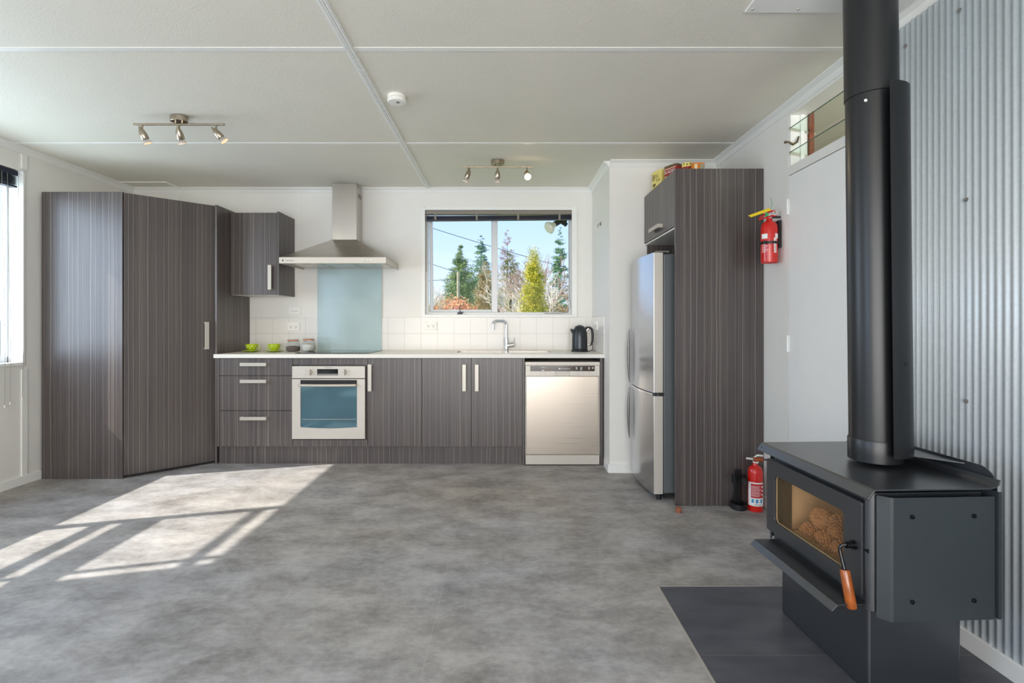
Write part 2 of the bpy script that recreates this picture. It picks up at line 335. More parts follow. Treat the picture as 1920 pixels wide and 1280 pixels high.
# ------------------------------------------------------------------ mesh helpers
class MB:
    def __init__(self): self.v = []; self.f = []
    def box(self, x0, x1, y0, y1, z0, z1):
        b = len(self.v)
        self.v += [(x, y, z) for x in (x0, x1) for y in (y0, y1) for z in (z0, z1)]
        self.f += [[b + i for i in q] for q in ((0, 1, 3, 2), (4, 6, 7, 5), (0, 4, 5, 1), (2, 3, 7, 6), (0, 2, 6, 4), (1, 5, 7, 3))]
        return self
    def poly_prism(self, pts, axis, a, b):
        """pts: 2-D outline; axis 'x','y','z' = extrusion axis from a to b"""
        n = len(pts); o = len(self.v)
        def mk(p, t):
            return {'z': (p[0], p[1], t), 'x': (t, p[0], p[1]), 'y': (p[0], t, p[1])}[axis]
        self.v += [mk(p, a) for p in pts] + [mk(p, b) for p in pts]
        self.f.append([o + i for i in range(n)][::-1]); self.f.append([o + n + i for i in range(n)])
        for i in range(n):
            j = (i + 1) % n; self.f.append([o + i, o + j, o + n + j, o + n + i])
        return self
    def ring_frame(self, outer, inner, axis, a, b):
        """outer and inner loops with the same number of points"""
        n = len(outer); o = len(self.v)
        def mk(p, t):
            return {'z': (p[0], p[1], t), 'x': (t, p[0], p[1]), 'y': (p[0], t, p[1])}[axis]
        for t in (a, b):
            self.v += [mk(p, t) for p in outer] + [mk(p, t) for p in inner]
        for i in range(n):
            j = (i + 1) % n
            O0, O1, I0, I1 = o + i, o + j, o + n + i, o + n + j
            P0, P1, J0, J1 = O0 + 2 * n, O1 + 2 * n, I0 + 2 * n, I1 + 2 * n
            self.f += [[O0, O1, I1, I0], [P0, J0, J1, P1], [O0, P0, P1, O1], [I0, I1, J1, J0]]
        return self
    def tube(self, pts, r, n=10, cap=True):
        pts = [Vector(p) for p in pts]; rs = r if isinstance(r, (list, tuple)) else [r] * len(pts)
        o = len(self.v); up = None
        for i, p in enumerate(pts):
            d = (pts[min(i + 1, len(pts) - 1)] - pts[max(i - 1, 0)]).normalized()
            if up is None:
                up = Vector((0, 0, 1)) if abs(d.z) < 0.9 else Vector((1, 0, 0))
            s = d.cross(up).normalized(); up = s.cross(d).normalized()
            for k in range(n):
                a = 2 * PI * k / n
                q = p + (s * math.cos(a) + up * math.sin(a)) * rs[i]; self.v.append(tuple(q))
        for i in range(len(pts) - 1):
            for k in range(n):
                a, b = o + i * n + k, o + i * n + (k + 1) % n
                self.f.append([a, a + n, b + n, b])
        if cap:
            self.f.append([o + k for k in range(n)]); e_ = o + (len(pts) - 1) * n
            self.f.append([e_ + k for k in range(n)][::-1])
        return self
    def lathe(self, prof, c=(0, 0, 0), n=32, mat=None, cap=True):
        """prof: list of (r, z)"""
        o = len(self.v); T = mat or Matrix.Identity(4)
        for r, z in prof:
            for k in range(n):
                a = 2 * PI * k / n
                p = T @ Vector((r * math.cos(a), r * math.sin(a), z)) + Vector(c); self.v.append(tuple(p))
        for i in range(len(prof) - 1):
            for k in range(n):
                a, b = o + i * n + k, o + i * n + (k + 1) % n
                self.f.append([a, b, b + n, a + n])
        if cap:
            if prof[0][0] > 1e-5: self.f.append([o + k for k in range(n)][::-1])
            if prof[-1][0] > 1e-5:
                e_ = o + (len(prof) - 1) * n; self.f.append([e_ + k for k in range(n)])
        return self
    def cyl(self, p0, p1, r, n=20): return self.tube([p0, p1], r, n)
    def grid(self, rows):
        o = len(self.v); m = len(rows[0])
        for r in rows: self.v += [tuple(p) for p in r]
        for i in range(len(rows) - 1):
            for j in range(m - 1):
                a = o + i * m + j; self.f.append([a, a + 1, a + m + 1, a + m])
        return self
    def ball(self, c, r, n=14, sz=1.0):
        prof = [(max(1e-6, r * math.sin(PI * i / n)), -r * sz * math.cos(PI * i / n)) for i in range(n + 1)]
        return self.lathe(prof, c, n * 2 if n < 10 else 24, cap=False)

def base_of(o):
    v = Vector((0, 0, 0))
    while o: v += o.location; o = o.parent
    return v

def put(name, mb, mat, parent=None, bevel=0.0, smooth=False, local=False, thick=0.0, seg=2):
    vs = [Vector(p) for p in mb.v]
    me = bpy.data.meshes.new(name)
    o = bpy.data.objects.new(name, me)
    if parent is not None:
        off = Vector((0, 0, 0)) if local else base_of(parent); o.parent = parent
    else:
        xs = [p.x for p in vs]; ys = [p.y for p in vs]; zs = [p.z for p in vs]
        off = Vector(((min(xs) + max(xs)) / 2, (min(ys) + max(ys)) / 2, min(zs)))
        o.location = off
    me.from_pydata([tuple(p - off) for p in vs], [], mb.f)
    me.materials.append(M[mat] if isinstance(mat, str) else mat)
    me.validate(); me.update()
    import bmesh
    bm = bmesh.new(); bm.from_mesh(me)
    bmesh.ops.remove_doubles(bm, verts=bm.verts, dist=1e-6)
    if len(bm.faces) < 3000: bmesh.ops.recalc_face_normals(bm, faces=bm.faces)
    bm.to_mesh(me); bm.free()
    if smooth:
        me.shade_smooth(); me.set_sharp_from_angle(angle=R(38))
    if thick:
        s = o.modifiers.new('solid', 'SOLIDIFY'); s.thickness = thick; s.offset = 0
    if bevel:
        b = o.modifiers.new('bevel', 'BEVEL'); b.width = bevel; b.segments = seg; b.limit_method = 'ANGLE'; b.angle_limit = R(40)
    col.objects.link(o)
    return o

def tag(o, label=None, cat=None, group=None, kind=None):
    if label: o['label'] = label
    if cat: o['category'] = cat
    if group: o['group'] = group
    if kind: o['kind'] = kind
    return o

def thing(name, loc, label, cat, group=None, rz=0.0, kind=None):
    o = bpy.data.objects.new(name, None); o.empty_display_size = 0.05
    col.objects.link(o); o.location = loc; o.rotation_euler = (0, 0, rz)
    return tag(o, label, cat, group, kind)

def struct(o): o['kind'] = 'structure'; return o

def copy_tree(o, parent=None):
    c = o.copy(); col.objects.link(c); c.parent = parent
    for ch in list(o.children): copy_tree(ch, c)
    return c

def B(*a): return MB().box(*a)

def text_mb(s, size, origin, right, up, wrap=None, align='LEFT', depth=0.0006, spacing=1.0):
    """flat lettering in the plane right/up; wrap=(centre x, centre y, radius, start angle) bends it round a cylinder"""
    cu = bpy.data.curves.new('lettering', 'FONT'); cu.body = s; cu.size = size; cu.align_x = align; cu.space_character = spacing
    cu.extrude = 0.0; cu.resolution_u = 3
    ob = bpy.data.objects.new('lettering', cu); col.objects.link(ob)
    dg = bpy.context.evaluated_depsgraph_get()
    me = bpy.data.meshes.new_from_object(ob.evaluated_get(dg))
    right = Vector(right).normalized(); up = Vector(up).normalized(); nrm = right.cross(up)
    mb = MB(); org = Vector(origin)
    for v in me.vertices:
        if wrap:
            cx, cy, rad, a0, vert = wrap
            x, y = (v.co.x, v.co.y)
            if vert: x, y = (-y, x)       # lettering that runs upwards
            a = a0 + x / rad
            mb.v.append((cx + rad * math.cos(a), cy + rad * math.sin(a), org.z + y))
        else:
            mb.v.append(tuple(org + right * v.co.x + up * v.co.y + nrm * depth))
    mb.f = [list(p.vertices) for p in me.polygons]
    bpy.data.objects.remove(ob); bpy.data.curves.remove(cu); bpy.data.meshes.remove(me)
    return mb

def rrect(a0, a1, b0, b1, r, n=6):
    """rounded rectangle loop, 4*n points, counter-clockwise from bottom right"""
    pts = []
    for (ca, cb, st) in ((a1 - r, b0 + r, -90), (a1 - r, b1 - r, 0), (a0 + r, b1 - r, 90), (a0 + r, b0 + r, 180)):
        for i in range(n):
            t = R(st + 90 * i / (n - 1)); pts.append((ca + r * math.cos(t), cb + r * math.sin(t)))
    return pts

def curved_patch(cx, cy, r, a0, a1, z0, z1, n=14):
    rows = []
    for z in (z0, z1):
        rows.append([(cx + r * math.cos(a0 + (a1 - a0) * i / n), cy + r * math.sin(a0 + (a1 - a0) * i / n), z) for i in range(n + 1)])
    return MB().grid(rows)

# ------------------------------------------------------------------ room shell
CZ = 2.385; XL = -3.42; XR = 1.62; YB = 4.66; YR = -2.2; YN = 3.88; XN = 0.80
struct(put('floor', B(XL - 0.15, XR + 0.1, YR - 0.15, YB + 0.1, -0.12, 0.0), 'floor'))
struct(put('ceiling', B(XL - 0.15, 3.0, YR - 0.15, YB + 0.1, CZ, CZ + 0.12), 'ceil'))
# left wall with the kitchen window and a second window nearer the viewer
W1 = (1.77, 3.586, 0.864, 2.215); W2 = (-1.75, -0.15, 0.75, 2.15)
mb = MB()
for y0, y1, z0, z1 in ((W1[1], YB + 0.1, 0, CZ), (W1[0], W1[1], 0, W1[2]), (W1[0], W1[1], W1[3], CZ), (W2[1], W1[0], 0, CZ),
                       (W2[0], W2[1], 0, W2[2]), (W2[0], W2[1], W2[3], CZ), (YR - 0.15, W2[0], 0, CZ)):
    mb.box(XL - 0.15, XL, y0, y1, z0, z1)
struct(put('wall_left', mb, 'wall'))
# back wall with the sink window
WB = (-0.738, 0.616, 1.226, 2.185)
mb = MB()
for x0, x1, z0, z1 in ((XL, WB[0], 0, CZ), (WB[1], XN, 0, CZ), (WB[0], WB[1], 0, WB[2]), (WB[0], WB[1], WB[3], CZ)):
    mb.box(x0, x1, YB, YB + 0.1, z0, z1)
struct(put('wall_back', mb, 'wall'))
struct(put('wall_back_right', B(XN, XR, YN, YB + 0.1, 0, CZ), 'wall'))
# right wall: door and louvre opening
mb = MB()
for y0, y1, z0, z1 in ((2.90, YB + 0.1, 0, CZ), (2.10, 2.90, 1.985, 2.035), (2.10, 2.90, 2.325, CZ), (YR - 0.15, 2.10, 0, CZ)):
    mb.box(XR, XR + 0.1, y0, y1, z0, z1)
struct(put('wall_right', mb, 'wall'))
# rear wall, behind the viewer, with a wide glazed opening
mb = MB()
for x0, x1, z0, z1 in ((XL, -2.3, 0, CZ), (1.35, XR, 0, CZ), (-2.3, 1.35, 2.15, CZ), (-2.3, 1.35, 0, 0.1)):
    mb.box(x0, x1, YR - 0.1, YR, z0, z1)
struct(put('wall_rear', mb, 'wall'))
# hall beyond the louvre
mb = MB(); mb.box(2.75, 2.85, 1.2, YB, 0, CZ).box(XR + 0.1, 2.75, YN, YN + 0.1, 0, CZ)
struct(put('wall_hall', mb, 'hall'))
struct(put('floor_hall', B(XR + 0.1, 3.0, 1.2, YB + 0.1, -0.12, -0.0), 'floor'))

# rear glazing and side window frames
mb = MB()
for x0, x1 in ((-2.3, -2.25), (-1.11, -1.05), (0.10, 0.16), (1.30, 1.35)): mb.box(x0, x1, YR - 0.09, YR - 0.05, 0.1, 2.15)
mb.box(-2.25, 1.30, YR - 0.09, YR - 0.05, 0.1, 0.15).box(-2.25, 1.30, YR - 0.09, YR - 0.05, 2.10, 2.15)
w4 = thing('window_4', (-0.475, YR, 0.1), None, None, kind='structure')
put('window_frame', mb, 'alu', w4)
w2 = thing('window_2', (XL, -0.95, 0.75), None, None, kind='structure')
mb = MB()
for y0, y1 in ((-1.75, -1.70), (-0.98, -0.92), (-0.20, -0.15)): mb.box(XL - 0.13, XL - 0.09, y0, y1, 0.75, 2.15)
mb.box(XL - 0.13, XL - 0.09, -1.70, -0.20, 0.75, 0.80).box(XL - 0.13, XL - 0.09, -1.70, -0.20, 2.10, 2.15)
put('window_frame', mb, 'alu', w2)

# cornice, skirting, battens
def cornice_prof(s=0.045):
    return [(0, 0), (0, -s), (s * 0.12, -s), (s * 0.25, -s * 0.80), (s * 0.45, -s * 0.45), (s * 0.80, -s * 0.22), (s, -s * 0.12), (s, 0)]
def cornice_y(x, sgn, y0, y1):
    return MB().poly_prism([(x + sgn * a, CZ + b) for a, b in cornice_prof()], 'y', y0, y1)
def cornice_x(y, x0, x1):
    return MB().poly_prism([(y - a, CZ + b) for a, b in cornice_prof()], 'x', x0, x1)
n_tr = [0]
def trim(mb, mat='trim', bevel=0.0, smooth=False):
    n_tr[0] += 1
    return struct(put('trim_%d' % n_tr[0], mb, mat, bevel=bevel, smooth=smooth))
trim(cornice_y(XL, 1, YR, YB)); trim(cornice_x(YB, XL, XN)); trim(cornice_y(XN, -1, YN, YB)); trim(cornice_x(YN, XN - 0.0, XR))
trim(cornice_y(XR, -1, YR, YN))
bat = MB()      # the long batten with its ribbed profile
for a, b, h in ((-0.727, -0.683, 0.006), (-0.721, -0.712, 0.010), (-0.7085, -0.7015, 0.011), (-0.698, -0.689, 0.010)):
    bat.box(a, b, YR, YB - 0.045, CZ - h, CZ)
trim(bat)
for y in (1.10, 2.30, 3.50):
    trim(MB().box(XL + 0.045, XR - 0.045, y - 0.015, y + 0.015, CZ - 0.0025, CZ))
trim(MB().box(XL + 0.045, -2.97, 4.44, 4.455, CZ - 0.006, CZ).box(-2.985, -2.97, 4.455, 4.61, CZ - 0.006, CZ))   # hatch edge
for x in (-2.52, -1.90, -0.66 - 0.12): pass
trim(MB().box(-1.905, -1.897, YB - 0.0012, YB, 1.20, CZ - 0.045).box(-3.02, -3.012, YB - 0.0012, YB, 2.1, CZ - 0.045))
trim(MB().box(XL, XL + 0.007, 3.580, 3.622, 0.065, W1[2] - 0.05).box(XL, XL + 0.007, 3.580, 3.622, W1[3] + 0.02, CZ - 0.045))
struct(put('baseboard_left', MB().box(XL, XL + 0.014, 0.0, 3.725, 0, 0.065).box(XL, XL + 0.014, YR, 0.0, 0, 0.065), 'trim', bevel=0.003))
struct(put('baseboard_back', MB().box(XN - 0.012, XR, YN - 0.014, YN, 0, 0.068).box(XN - 0.012, XN, YN, 4.05, 0, 0.068), 'trim', bevel=0.003))
struct(put('baseboard_right', MB().box(XR - 0.016, XR, 2.95, 3.15, 0, 0.068), 'trim', bevel=0.003))
struct(put('baseboard_corrugated', MB().box(XR - 0.022, XR, YR, 2.09, 0.0, 0.075), 'trim', bevel=0.003))

# ------------------------------------------------------------------ left window (window_1) with its open sash
w1 = thing('window_1', (XL, 2.67, W1[2]), None, None, kind='structure')
fx0, fx1 = XL - 0.135, XL - 0.095
mb = MB()
mb.box(fx0, fx1, W1[0], W1[0] + 0.035, W1[2], 2.215).box(fx0, fx1, W1[1] - 0.012, W1[1], W1[2], 2.215)
mb.box(fx0, fx1, 2.52, 2.575, W1[2], 2.18).box(fx0, fx1, W1[0], W1[1], W1[2], W1[2] + 0.045).box(fx0, fx1, W1[0], W1[1], 2.155, 2.215)
put('window_frame', mb, 'alu', w1, bevel=0.003)
sash = MB()
for z0, z1 in ((1.235, 1.275), (1.385, 1.43), (1.475, 1.535), (2.03, 2.055)):
    sash.box(fx0 - 0.02, fx1 - 0.005, W1[0] + 0.035, 2.52, z0, z1)
sash.box(fx0 - 0.02, fx1 - 0.005, 1.865, 1.89, 0.91, 2.155)
put('sash', sash, 'alu', w1, bevel=0.002)
put('pane', B(fx0 + 0.016, fx0 + 0.020, 2.575, W1[1] - 0.012, 0.909, 2.155), 'glass', w1)
put('pane', B(fx0 + 0.016, fx0 + 0.020, 1.89, 2.52, 1.535, 2.03), 'glass', w1)
sil = MB().box(XL - 0.10, XL + 0.012, W1[0], W1[1], W1[2] - 0.018, W1[2] + 0.004)
put('window_sill', sil, 'trim', w1, bevel=0.002)
arch = MB().box(XL, XL + 0.010, W1[1], W1[1] + 0.012, W1[2], 2.22).box(XL, XL + 0.010, W1[0], W1[1] + 0.012, 2.215, 2.228)
put('architrave', arch, 'trim', w1)

def slats(mb, along, a0, a1, other, z_top, n, pitch, wd, drop0=0, drop1=0):
    for i in range(n):
        z = z_top - i * pitch
        if along == 'x':
            mb.poly_prism([(a0, z - drop0 - 0.0008), (a1, z - drop1 - 0.0008), (a1, z - drop1 + 0.0008), (a0, z - drop0 + 0.0008)], 'y', other - wd / 2, other + wd / 2)
        else:
            mb.box(other - wd / 2, other + wd / 2, a0, a1, z - 0.0008, z + 0.0008)
bl = thing('venetian_blind', (XL - 0.02, 2.7, 2.21), 'dark venetian blind pulled up above the left wall window, long cords hanging', 'blind')
put('headrail', B(XL - 0.045, XL + 0.0, 1.80, 3.56, 2.175, 2.21), 'blind', bl, bevel=0.002)
mb = MB(); slats(mb, 'y', 1.81, 3.55, XL - 0.022, 2.168, 13, 0.0048, 0.045)
mb.box(XL - 0.045, XL + 0.001, 1.81, 3.55, 2.092, 2.104)
put('slat_stack', mb, 'blind', bl)
for y, zb, dx in ((3.39, 0.60, 0.006), (3.44, 0.585, 0.008), (3.48, 0.60, 0.006), (3.555, 0.62, 0.02)):
    c = put('cord', MB().tube([(XL + 0.002, y, 2.18), (XL + 0.018 + dx, y, 0.9), (XL + 0.014 + dx, y, zb)], 0.0014, 5), 'cord', bl)
    put('cord_end', MB().lathe([(0.0015, 0.02), (0.004, 0.008), (0.0045, 0)], (XL + 0.014 + dx, y, zb - 0.015), 8), 'white_plastic', c)

# ------------------------------------------------------------------ sink window (window_3)
w3 = thing('window_3', (-0.06, YB, WB[2]), None, None, kind='structure')
def rect_frame(x0, x1, z0, z1, wl, wr, wb, wt, y0, y1):
    return MB().box(x0, x0 + wl, y0, y1, z0, z1).box(x1 - wr, x1, y0, y1, z0, z1).box(x0 + wl, x1 - wr, y0, y1, z0, z0 + wb).box(x0 + wl, x1 - wr, y0, y1, z1 - wt, z1)
put('architrave', rect_frame(WB[0] - 0.030, WB[1] + 0.045, 1.199, 2.215, 0.030, 0.045, 0.027, 0.030, YB - 0.012, YB), 'trim', w3, bevel=0.003)
put('window_frame', rect_frame(WB[0], WB[1], WB[2], WB[3], 0.024, 0.022, 0.022, 0.03, YB + 0.05, YB + 0.09).box(-0.122, -0.070, YB + 0.045, YB + 0.09, WB[2] + 0.022, WB[3] - 0.03), 'alu', w3, bevel=0.002)
# left sash, pushed a little open at the bottom
sh = MB(); x0, x1, z0, z1 = WB[0] + 0.026, -0.110, WB[2] + 0.026, WB[3] - 0.032
sh.box(x0, x0 + 0.030, 0, 0.022, z0, z1).box(x1 - 0.018, x1, 0, 0.022, z0, z1).box(x0 + 0.03, x1 - 0.018, 0, 0.022, z0, z0 + 0.022).box(x0 + 0.03, x1 - 0.018, 0, 0.022, z1 - 0.02, z1)
ga = MB().box(x0 + 0.03, x1 - 0.018, 0.009, 0.013, z0 + 0.022, z1 - 0.02)
for m_b in (sh, ga):
    m_b.v = [(x, YB + 0.092 + y + (z1 - z) * 0.05, z) for x, y, z in m_b.v]
sobj = put('sash', sh, 'alu', w3, bevel=0.002)
put('pane', ga, 'glass', sobj)
put('pane', B(-0.070, WB[1] - 0.022, YB + 0.066, YB + 0.070, WB[2] + 0.022, WB[3] - 0.03), 'glass', w3)
lt = MB().box(-0.442, -0.395, YB + 0.02, YB + 0.06, WB[2] + 0.004, WB[2] + 0.016).box(-0.424, -0.416, YB + 0.04, YB + 0.05, WB[2] + 0.016, WB[2] + 0.085).box(-0.430, -0.385, YB + 0.015, YB + 0.03, WB[2] + 0.016, WB[2] + 0.026)
put('window_stay', lt, 'black', w3, bevel=0.001)
bl2 = thing('venetian_blind', (-0.06, YB + 0.02, 2.18), 'dark venetian blind with taupe headrail pulled up over the sink window', 'blind')
put('headrail', B(WB[0] + 0.004, WB[1] - 0.004, YB - 0.004, YB + 0.034, 2.148, 2.182), 'blind_rail', bl2, bevel=0.002)
mb = MB(); slats(mb, 'x', WB[0] + 0.004, WB[1] - 0.006, YB + 0.016, 2.134, 10, 0.0032, 0.036, 0.004, -0.006)
mb.poly_prism([(WB[0] + 0.004, 2.086), (WB[1] - 0.006, 2.098), (WB[1] - 0.006, 2.108), (WB[0] + 0.004, 2.096)], 'y', YB - 0.002, YB + 0.034)
put('slat_stack', mb, 'blind', bl2)
for x in (-0.64, -0.26, 0.12, 0.50):
    put('bracket', B(x - 0.009, x + 0.009, YB - 0.008, YB - 0.004, 2.095, 2.150), 'blind_rail', bl2)
put('cord', MB().tube([(0.585, YB + 0.0, 2.10), (0.592, YB + 0.004, 1.6), (0.594, YB + 0.002, 1.38), (0.605, YB - 0.002, 1.30), (0.57, YB - 0.004, 1.245), (0.50, YB - 0.006, 1.236), (0.36, YB - 0.004, 1.236)], 0.003, 6), 'cord', bl2)
put('tilt_wand', MB().tube([(WB[0] + 0.012, YB - 0.006, 2.14), (WB[0] + 0.016, YB - 0.008, 1.62)], 0.003, 6), 'cord', bl2)

# ------------------------------------------------------------------ tiles, glass splashback, sockets
sp = MB().box(-2.345, XN - 0.0005, YB - 0.008, YB - 0.0003, 0.8965, 1.2)
tag(put('tiled_splashback', B(XN - 0.008, XN - 0.0005, 4.07, YB - 0.0085, 0.8965, 1.2), 'tile'), 'short return of white tiles on the side wall beside the kettle', 'tiles')
tag(put('tiled_splashback', sp, 'tile'), 'white square tiles in two rows along the wall above the bench', 'tiles')
tag(put('glass_splashback', B(-1.721, -1.131, YB - 0.016, YB - 0.008, 0.898, 1.642), 'splash', bevel=0.002), 'pale blue green glass splashback behind the cooktop', 'splashback')

def socket(name, x, z, wd, ht, label, kind, flip=None):
    """wall plate; on the back wall unless flip gives (y, side wall x)"""
    y = YB - (0.008 if z < 1.2 else 0.0)
    if flip: t = thing(name, (XN - 0.008, flip, z), label, 'socket')
    else: t = thing(name, (x, y, z), label, 'socket' if kind != 'switch' else 'switch')
    def bx(a0, a1, d0, d1, z0, z1):
        if flip: return MB().box(XN - 0.008 - d1, XN - 0.008 - d0, flip + a0, flip + a1, z + z0, z + z1)
        return MB().box(x + a0, x + a1, y - d1, y - d0, z + z0, z + z1)
    put('plate', bx(-wd / 2, wd / 2, 0, 0.009, -ht / 2, ht / 2), 'white_plastic', t, bevel=0.002)
    if kind == 'switch':
        for s in (-1, 1):
            put('rocker', bx(s * 0.016 - 0.008, s * 0.016 + 0.008, 0.009, 0.014, -0.004, 0.006), 'grey_plastic' if 0 else 'white_plastic', t, bevel=0.001)
            put('marker', bx(s * 0.016 - 0.009, s * 0.016 + 0.009, 0.009, 0.0098, -0.009, -0.006), 'grey_plastic', t)
    else:
        for s in (-1, 1):
            put('rocker', bx(s * wd * 0.40 - 0.006, s * wd * 0.40 + 0.006, 0.009, 0.014, ht * 0.18, ht * 0.38), 'white_plastic', t, bevel=0.001)
            h = MB()
            for dx, dz in ((-0.007, 0.000), (0.007, 0.0), (0, -0.012)):
                q = bx(s * wd * 0.20 + dx - 0.0018, s * wd * 0.20 + dx + 0.0018, 0.0088, 0.0096, dz - 0.005, dz + 0.004)
                b0 = len(h.v); h.v += q.v; h.f += [[i + b0 for i in f_] for f_ in q.f]
            put('pin_holes', h, 'dark', t)
    return t
socket('light_switch', -1.934, 1.262, 0.112, 0.074, 'white double switch plate on the wall above the left power socket', 'switch')
socket('power_socket', -1.940, 1.114, 0.114, 0.074, 'white double power socket on the tiles above the two jars', 'socket')
socket('power_socket', -0.680, 1.123, 0.112, 0.074, 'white double power socket on the tiles below the sink window', 'socket')
socket('power_socket', 0, 1.125, 0.112, 0.074, 'white double power socket on the tiled side wall behind the kettle', 'socket', flip=4.38)
hk = MB().tube([(XN, 4.23, 1.975), (XN - 0.022, 4.23, 1.972), (XN - 0.026, 4.23, 1.955), (XN - 0.022, 4.23, 1.945)], 0.003, 6).tube([(XN, 4.23, 1.99), (XN - 0.004, 4.23, 1.96)], 0.006, 6)
tag(put('wall_hook', hk, 'brass'), 'small metal hook on the side wall right of the sink window', 'hook')

# ------------------------------------------------------------------ cupboard handles
def bar_handle(parent, axis, c, length, out, wd=0.030, t=0.012, mat='handle'):
    """flat bar on two stand-offs. c = centre on the door face, out = unit direction away from the face, axis = unit direction of the bar"""
    axis = Vector(axis); out = Vector(out); side = axis.cross(out); c = Vector(c)
    mb = MB()
    def obox(c0, la, lo, ls):
        vs = []
        b0 = len(mb.v)
        for i in (-1, 1):
            for j in (-1, 1):
                for k in (-1, 1): mb.v.append(tuple(c0 + axis * i * la / 2 + out * j * lo / 2 + side * k * ls / 2))
        mb.f.extend([[b0 + i for i in q] for q in ((0, 1, 3, 2), (4, 6, 7, 5), (0, 4, 5, 1), (2, 3, 7, 6), (0, 2, 6, 4), (1, 5, 7, 3))])
    obox(c + out * 0.030, length, t, wd)
    for s in (-1, 1): obox(c + axis * s * (length / 2 - 0.007) + out * 0.012, 0.014, 0.026, wd)
    return put('handle', mb, mat, parent, bevel=0.0015)

# ------------------------------------------------------------------ pantry cupboard in the left corner
PT = 2.109
pn = thing('pantry_cabinet', (-2.9, 4.1, 0), 'tall dark striped corner pantry cupboard with an angled door against the left wall', 'cupboard')
put('side_panel', B(-3.405, -2.812, 3.722, 3.740, 0.0, PT), 'lam', pn, bevel=0.001)
dA = Vector((-2.806, 3.731)); dB = Vector((-2.372, 4.145)); dd = (dB - dA).normalized(); dn = Vector((dd.y, -dd.x))
pts = [dA, dB, dB - dn * 0.018, dA - dn * 0.018]
dr = put('door', MB().poly_prism([tuple(p) for p in pts], 'z', 0.022, PT - 0.004), 'lam', pn, bevel=0.001)
hc = dA + dd * ((dB - dA).length - 0.066)
bar_handle(dr, (0, 0, 1), (hc.x, hc.y, 1.045), 0.22, (dn.x, dn.y, 0))
put('side_panel', B(-2.366, -2.348, 4.130, YB - 0.001, 0.0, PT), 'lam', pn, bevel=0.001)
put('cabinet_top', MB().poly_prism([(-3.40, 3.75), (-2.83, 3.75), (-2.37, 4.16), (-2.37, YB - 0.002), (-3.40, YB - 0.002)], 'z', PT - 0.022, PT - 0.006), 'board', pn)
put('kick_plate', MB().poly_prism([(-2.80, 3.775), (-2.39, 4.16), (-2.40, 4.175), (-2.81, 3.790)], 'z', 0.0, 0.022), 'dark', pn)

# wall cupboard
wc = thing('wall_cabinet', (-2.14, 4.5, 1.39), 'dark striped wall cupboard beside the rangehood', 'cupboard')
put('body', MB().box(-2.348, -1.936, 4.352, YB - 0.001, 1.392, 2.092), 'lam', wc, bevel=0.001)
dr = put('door', B(-2.345, -1.953, 4.333, 4.350, 1.388, 2.090), 'lam', wc, bevel=0.001)
put('side_panel', B(-1.951, -1.934, 4.333, YB - 0.001, 1.388, 2.100), 'lam', wc, bevel=0.001)
bar_handle(dr, (0, 0, 1), (-2.000, 4.333, 1.535), 0.21, (0, -1, 0))
put('base_board', B(-2.345, -1.955, 4.356, YB - 0.002, 1.386, 1.3915), 'board', wc)

# base cupboards
YF = 4.08; ZB, ZT = 0.153, 0.862
def base_unit(name, x0, x1, label, cat='cupboard', top=ZT):
    t = thing(name, ((x0 + x1) / 2, 4.35, 0), label, cat)
    put('body', MB().box(x0 + 0.001, x1 - 0.001, YF + 0.020, YB - 0.012, ZB, 0.864), 'lam', t)
    return t
du = base_unit('drawer_cabinet', -2.330, -1.709, 'dark striped base cupboard with three drawers at the left end of the bench', 'drawers')
put('end_panel', B(-2.328, -2.303, YF - 0.002, YF + 0.019, ZB, 0.864), 'lam', du, bevel=0.001)
for z0, z1 in ((0.725, ZT), (0.443, 0.720), (ZB, 0.438)):
    d = put('drawer', B(-2.300, -1.711, YF, YF + 0.018, z0, z1), 'lam', du, bevel=0.001)
    zc = z1 - (0.047 if z1 > 0.8 else (0.040 if z1 > 0.5 else 0.055))
    bar_handle(d, (1, 0, 0), (-2.014, YF, zc), 0.21, (0, -1, 0), wd=0.027)
ou = base_unit('oven_cabinet', -1.709, -1.108, 'dark striped base cupboard that houses the built-in oven')
put('top_rail', B(-1.707, -1.110, YF, YF + 0.018, 0.812, ZT), 'lam', ou, bevel=0.001)
put('bottom_rail', B(-1.707, -1.110, YF, YF + 0.018, ZB, 0.208), 'lam', ou, bevel=0.001)
cu_ = base_unit('base_cabinet', -1.108, -0.670, 'dark striped single-door base cupboard between oven and sink cupboard')
d = put('door', B(-1.106, -0.672, YF, YF + 0.018, ZB, ZT), 'lam', cu_, bevel=0.001)
bar_handle(d, (0, 0, 1), (-1.082, YF, 0.708), 0.215, (0, -1, 0))
su = base_unit('base_cabinet', -0.670, 0.142, 'dark striped double-door base cupboard under the sink')
for x0, x1, hx in ((-0.668, -0.273, -0.327), (-0.270, 0.140, -0.226)):
    d = put('door', B(x0, x1, YF, YF + 0.018, ZB - 0.002, ZT), 'lam', su, bevel=0.001)
    bar_handle(d, (0, 0, 1), (hx, YF, 0.708), 0.215, (0, -1, 0))
tag(put('kickboard', B(-2.330, 0.142, 4.135, 4.150, 0.0, 0.1525), 'lam'), 'recessed dark striped kickboard below the base cupboards', 'kickboard')
tag(put('end_panel', B(0.1425, 0.158, YF + 0.002, YB - 0.012, 0.0, 0.864), 'lam', bevel=0.001), 'narrow dark striped panel left of the dishwasher', 'panel')
tag(put('end_panel', B(0.766, 0.786, YF + 0.002, YB - 0.012, 0.0, 0.864), 'lam', bevel=0.001), 'narrow dark striped panel right of the dishwasher', 'panel')

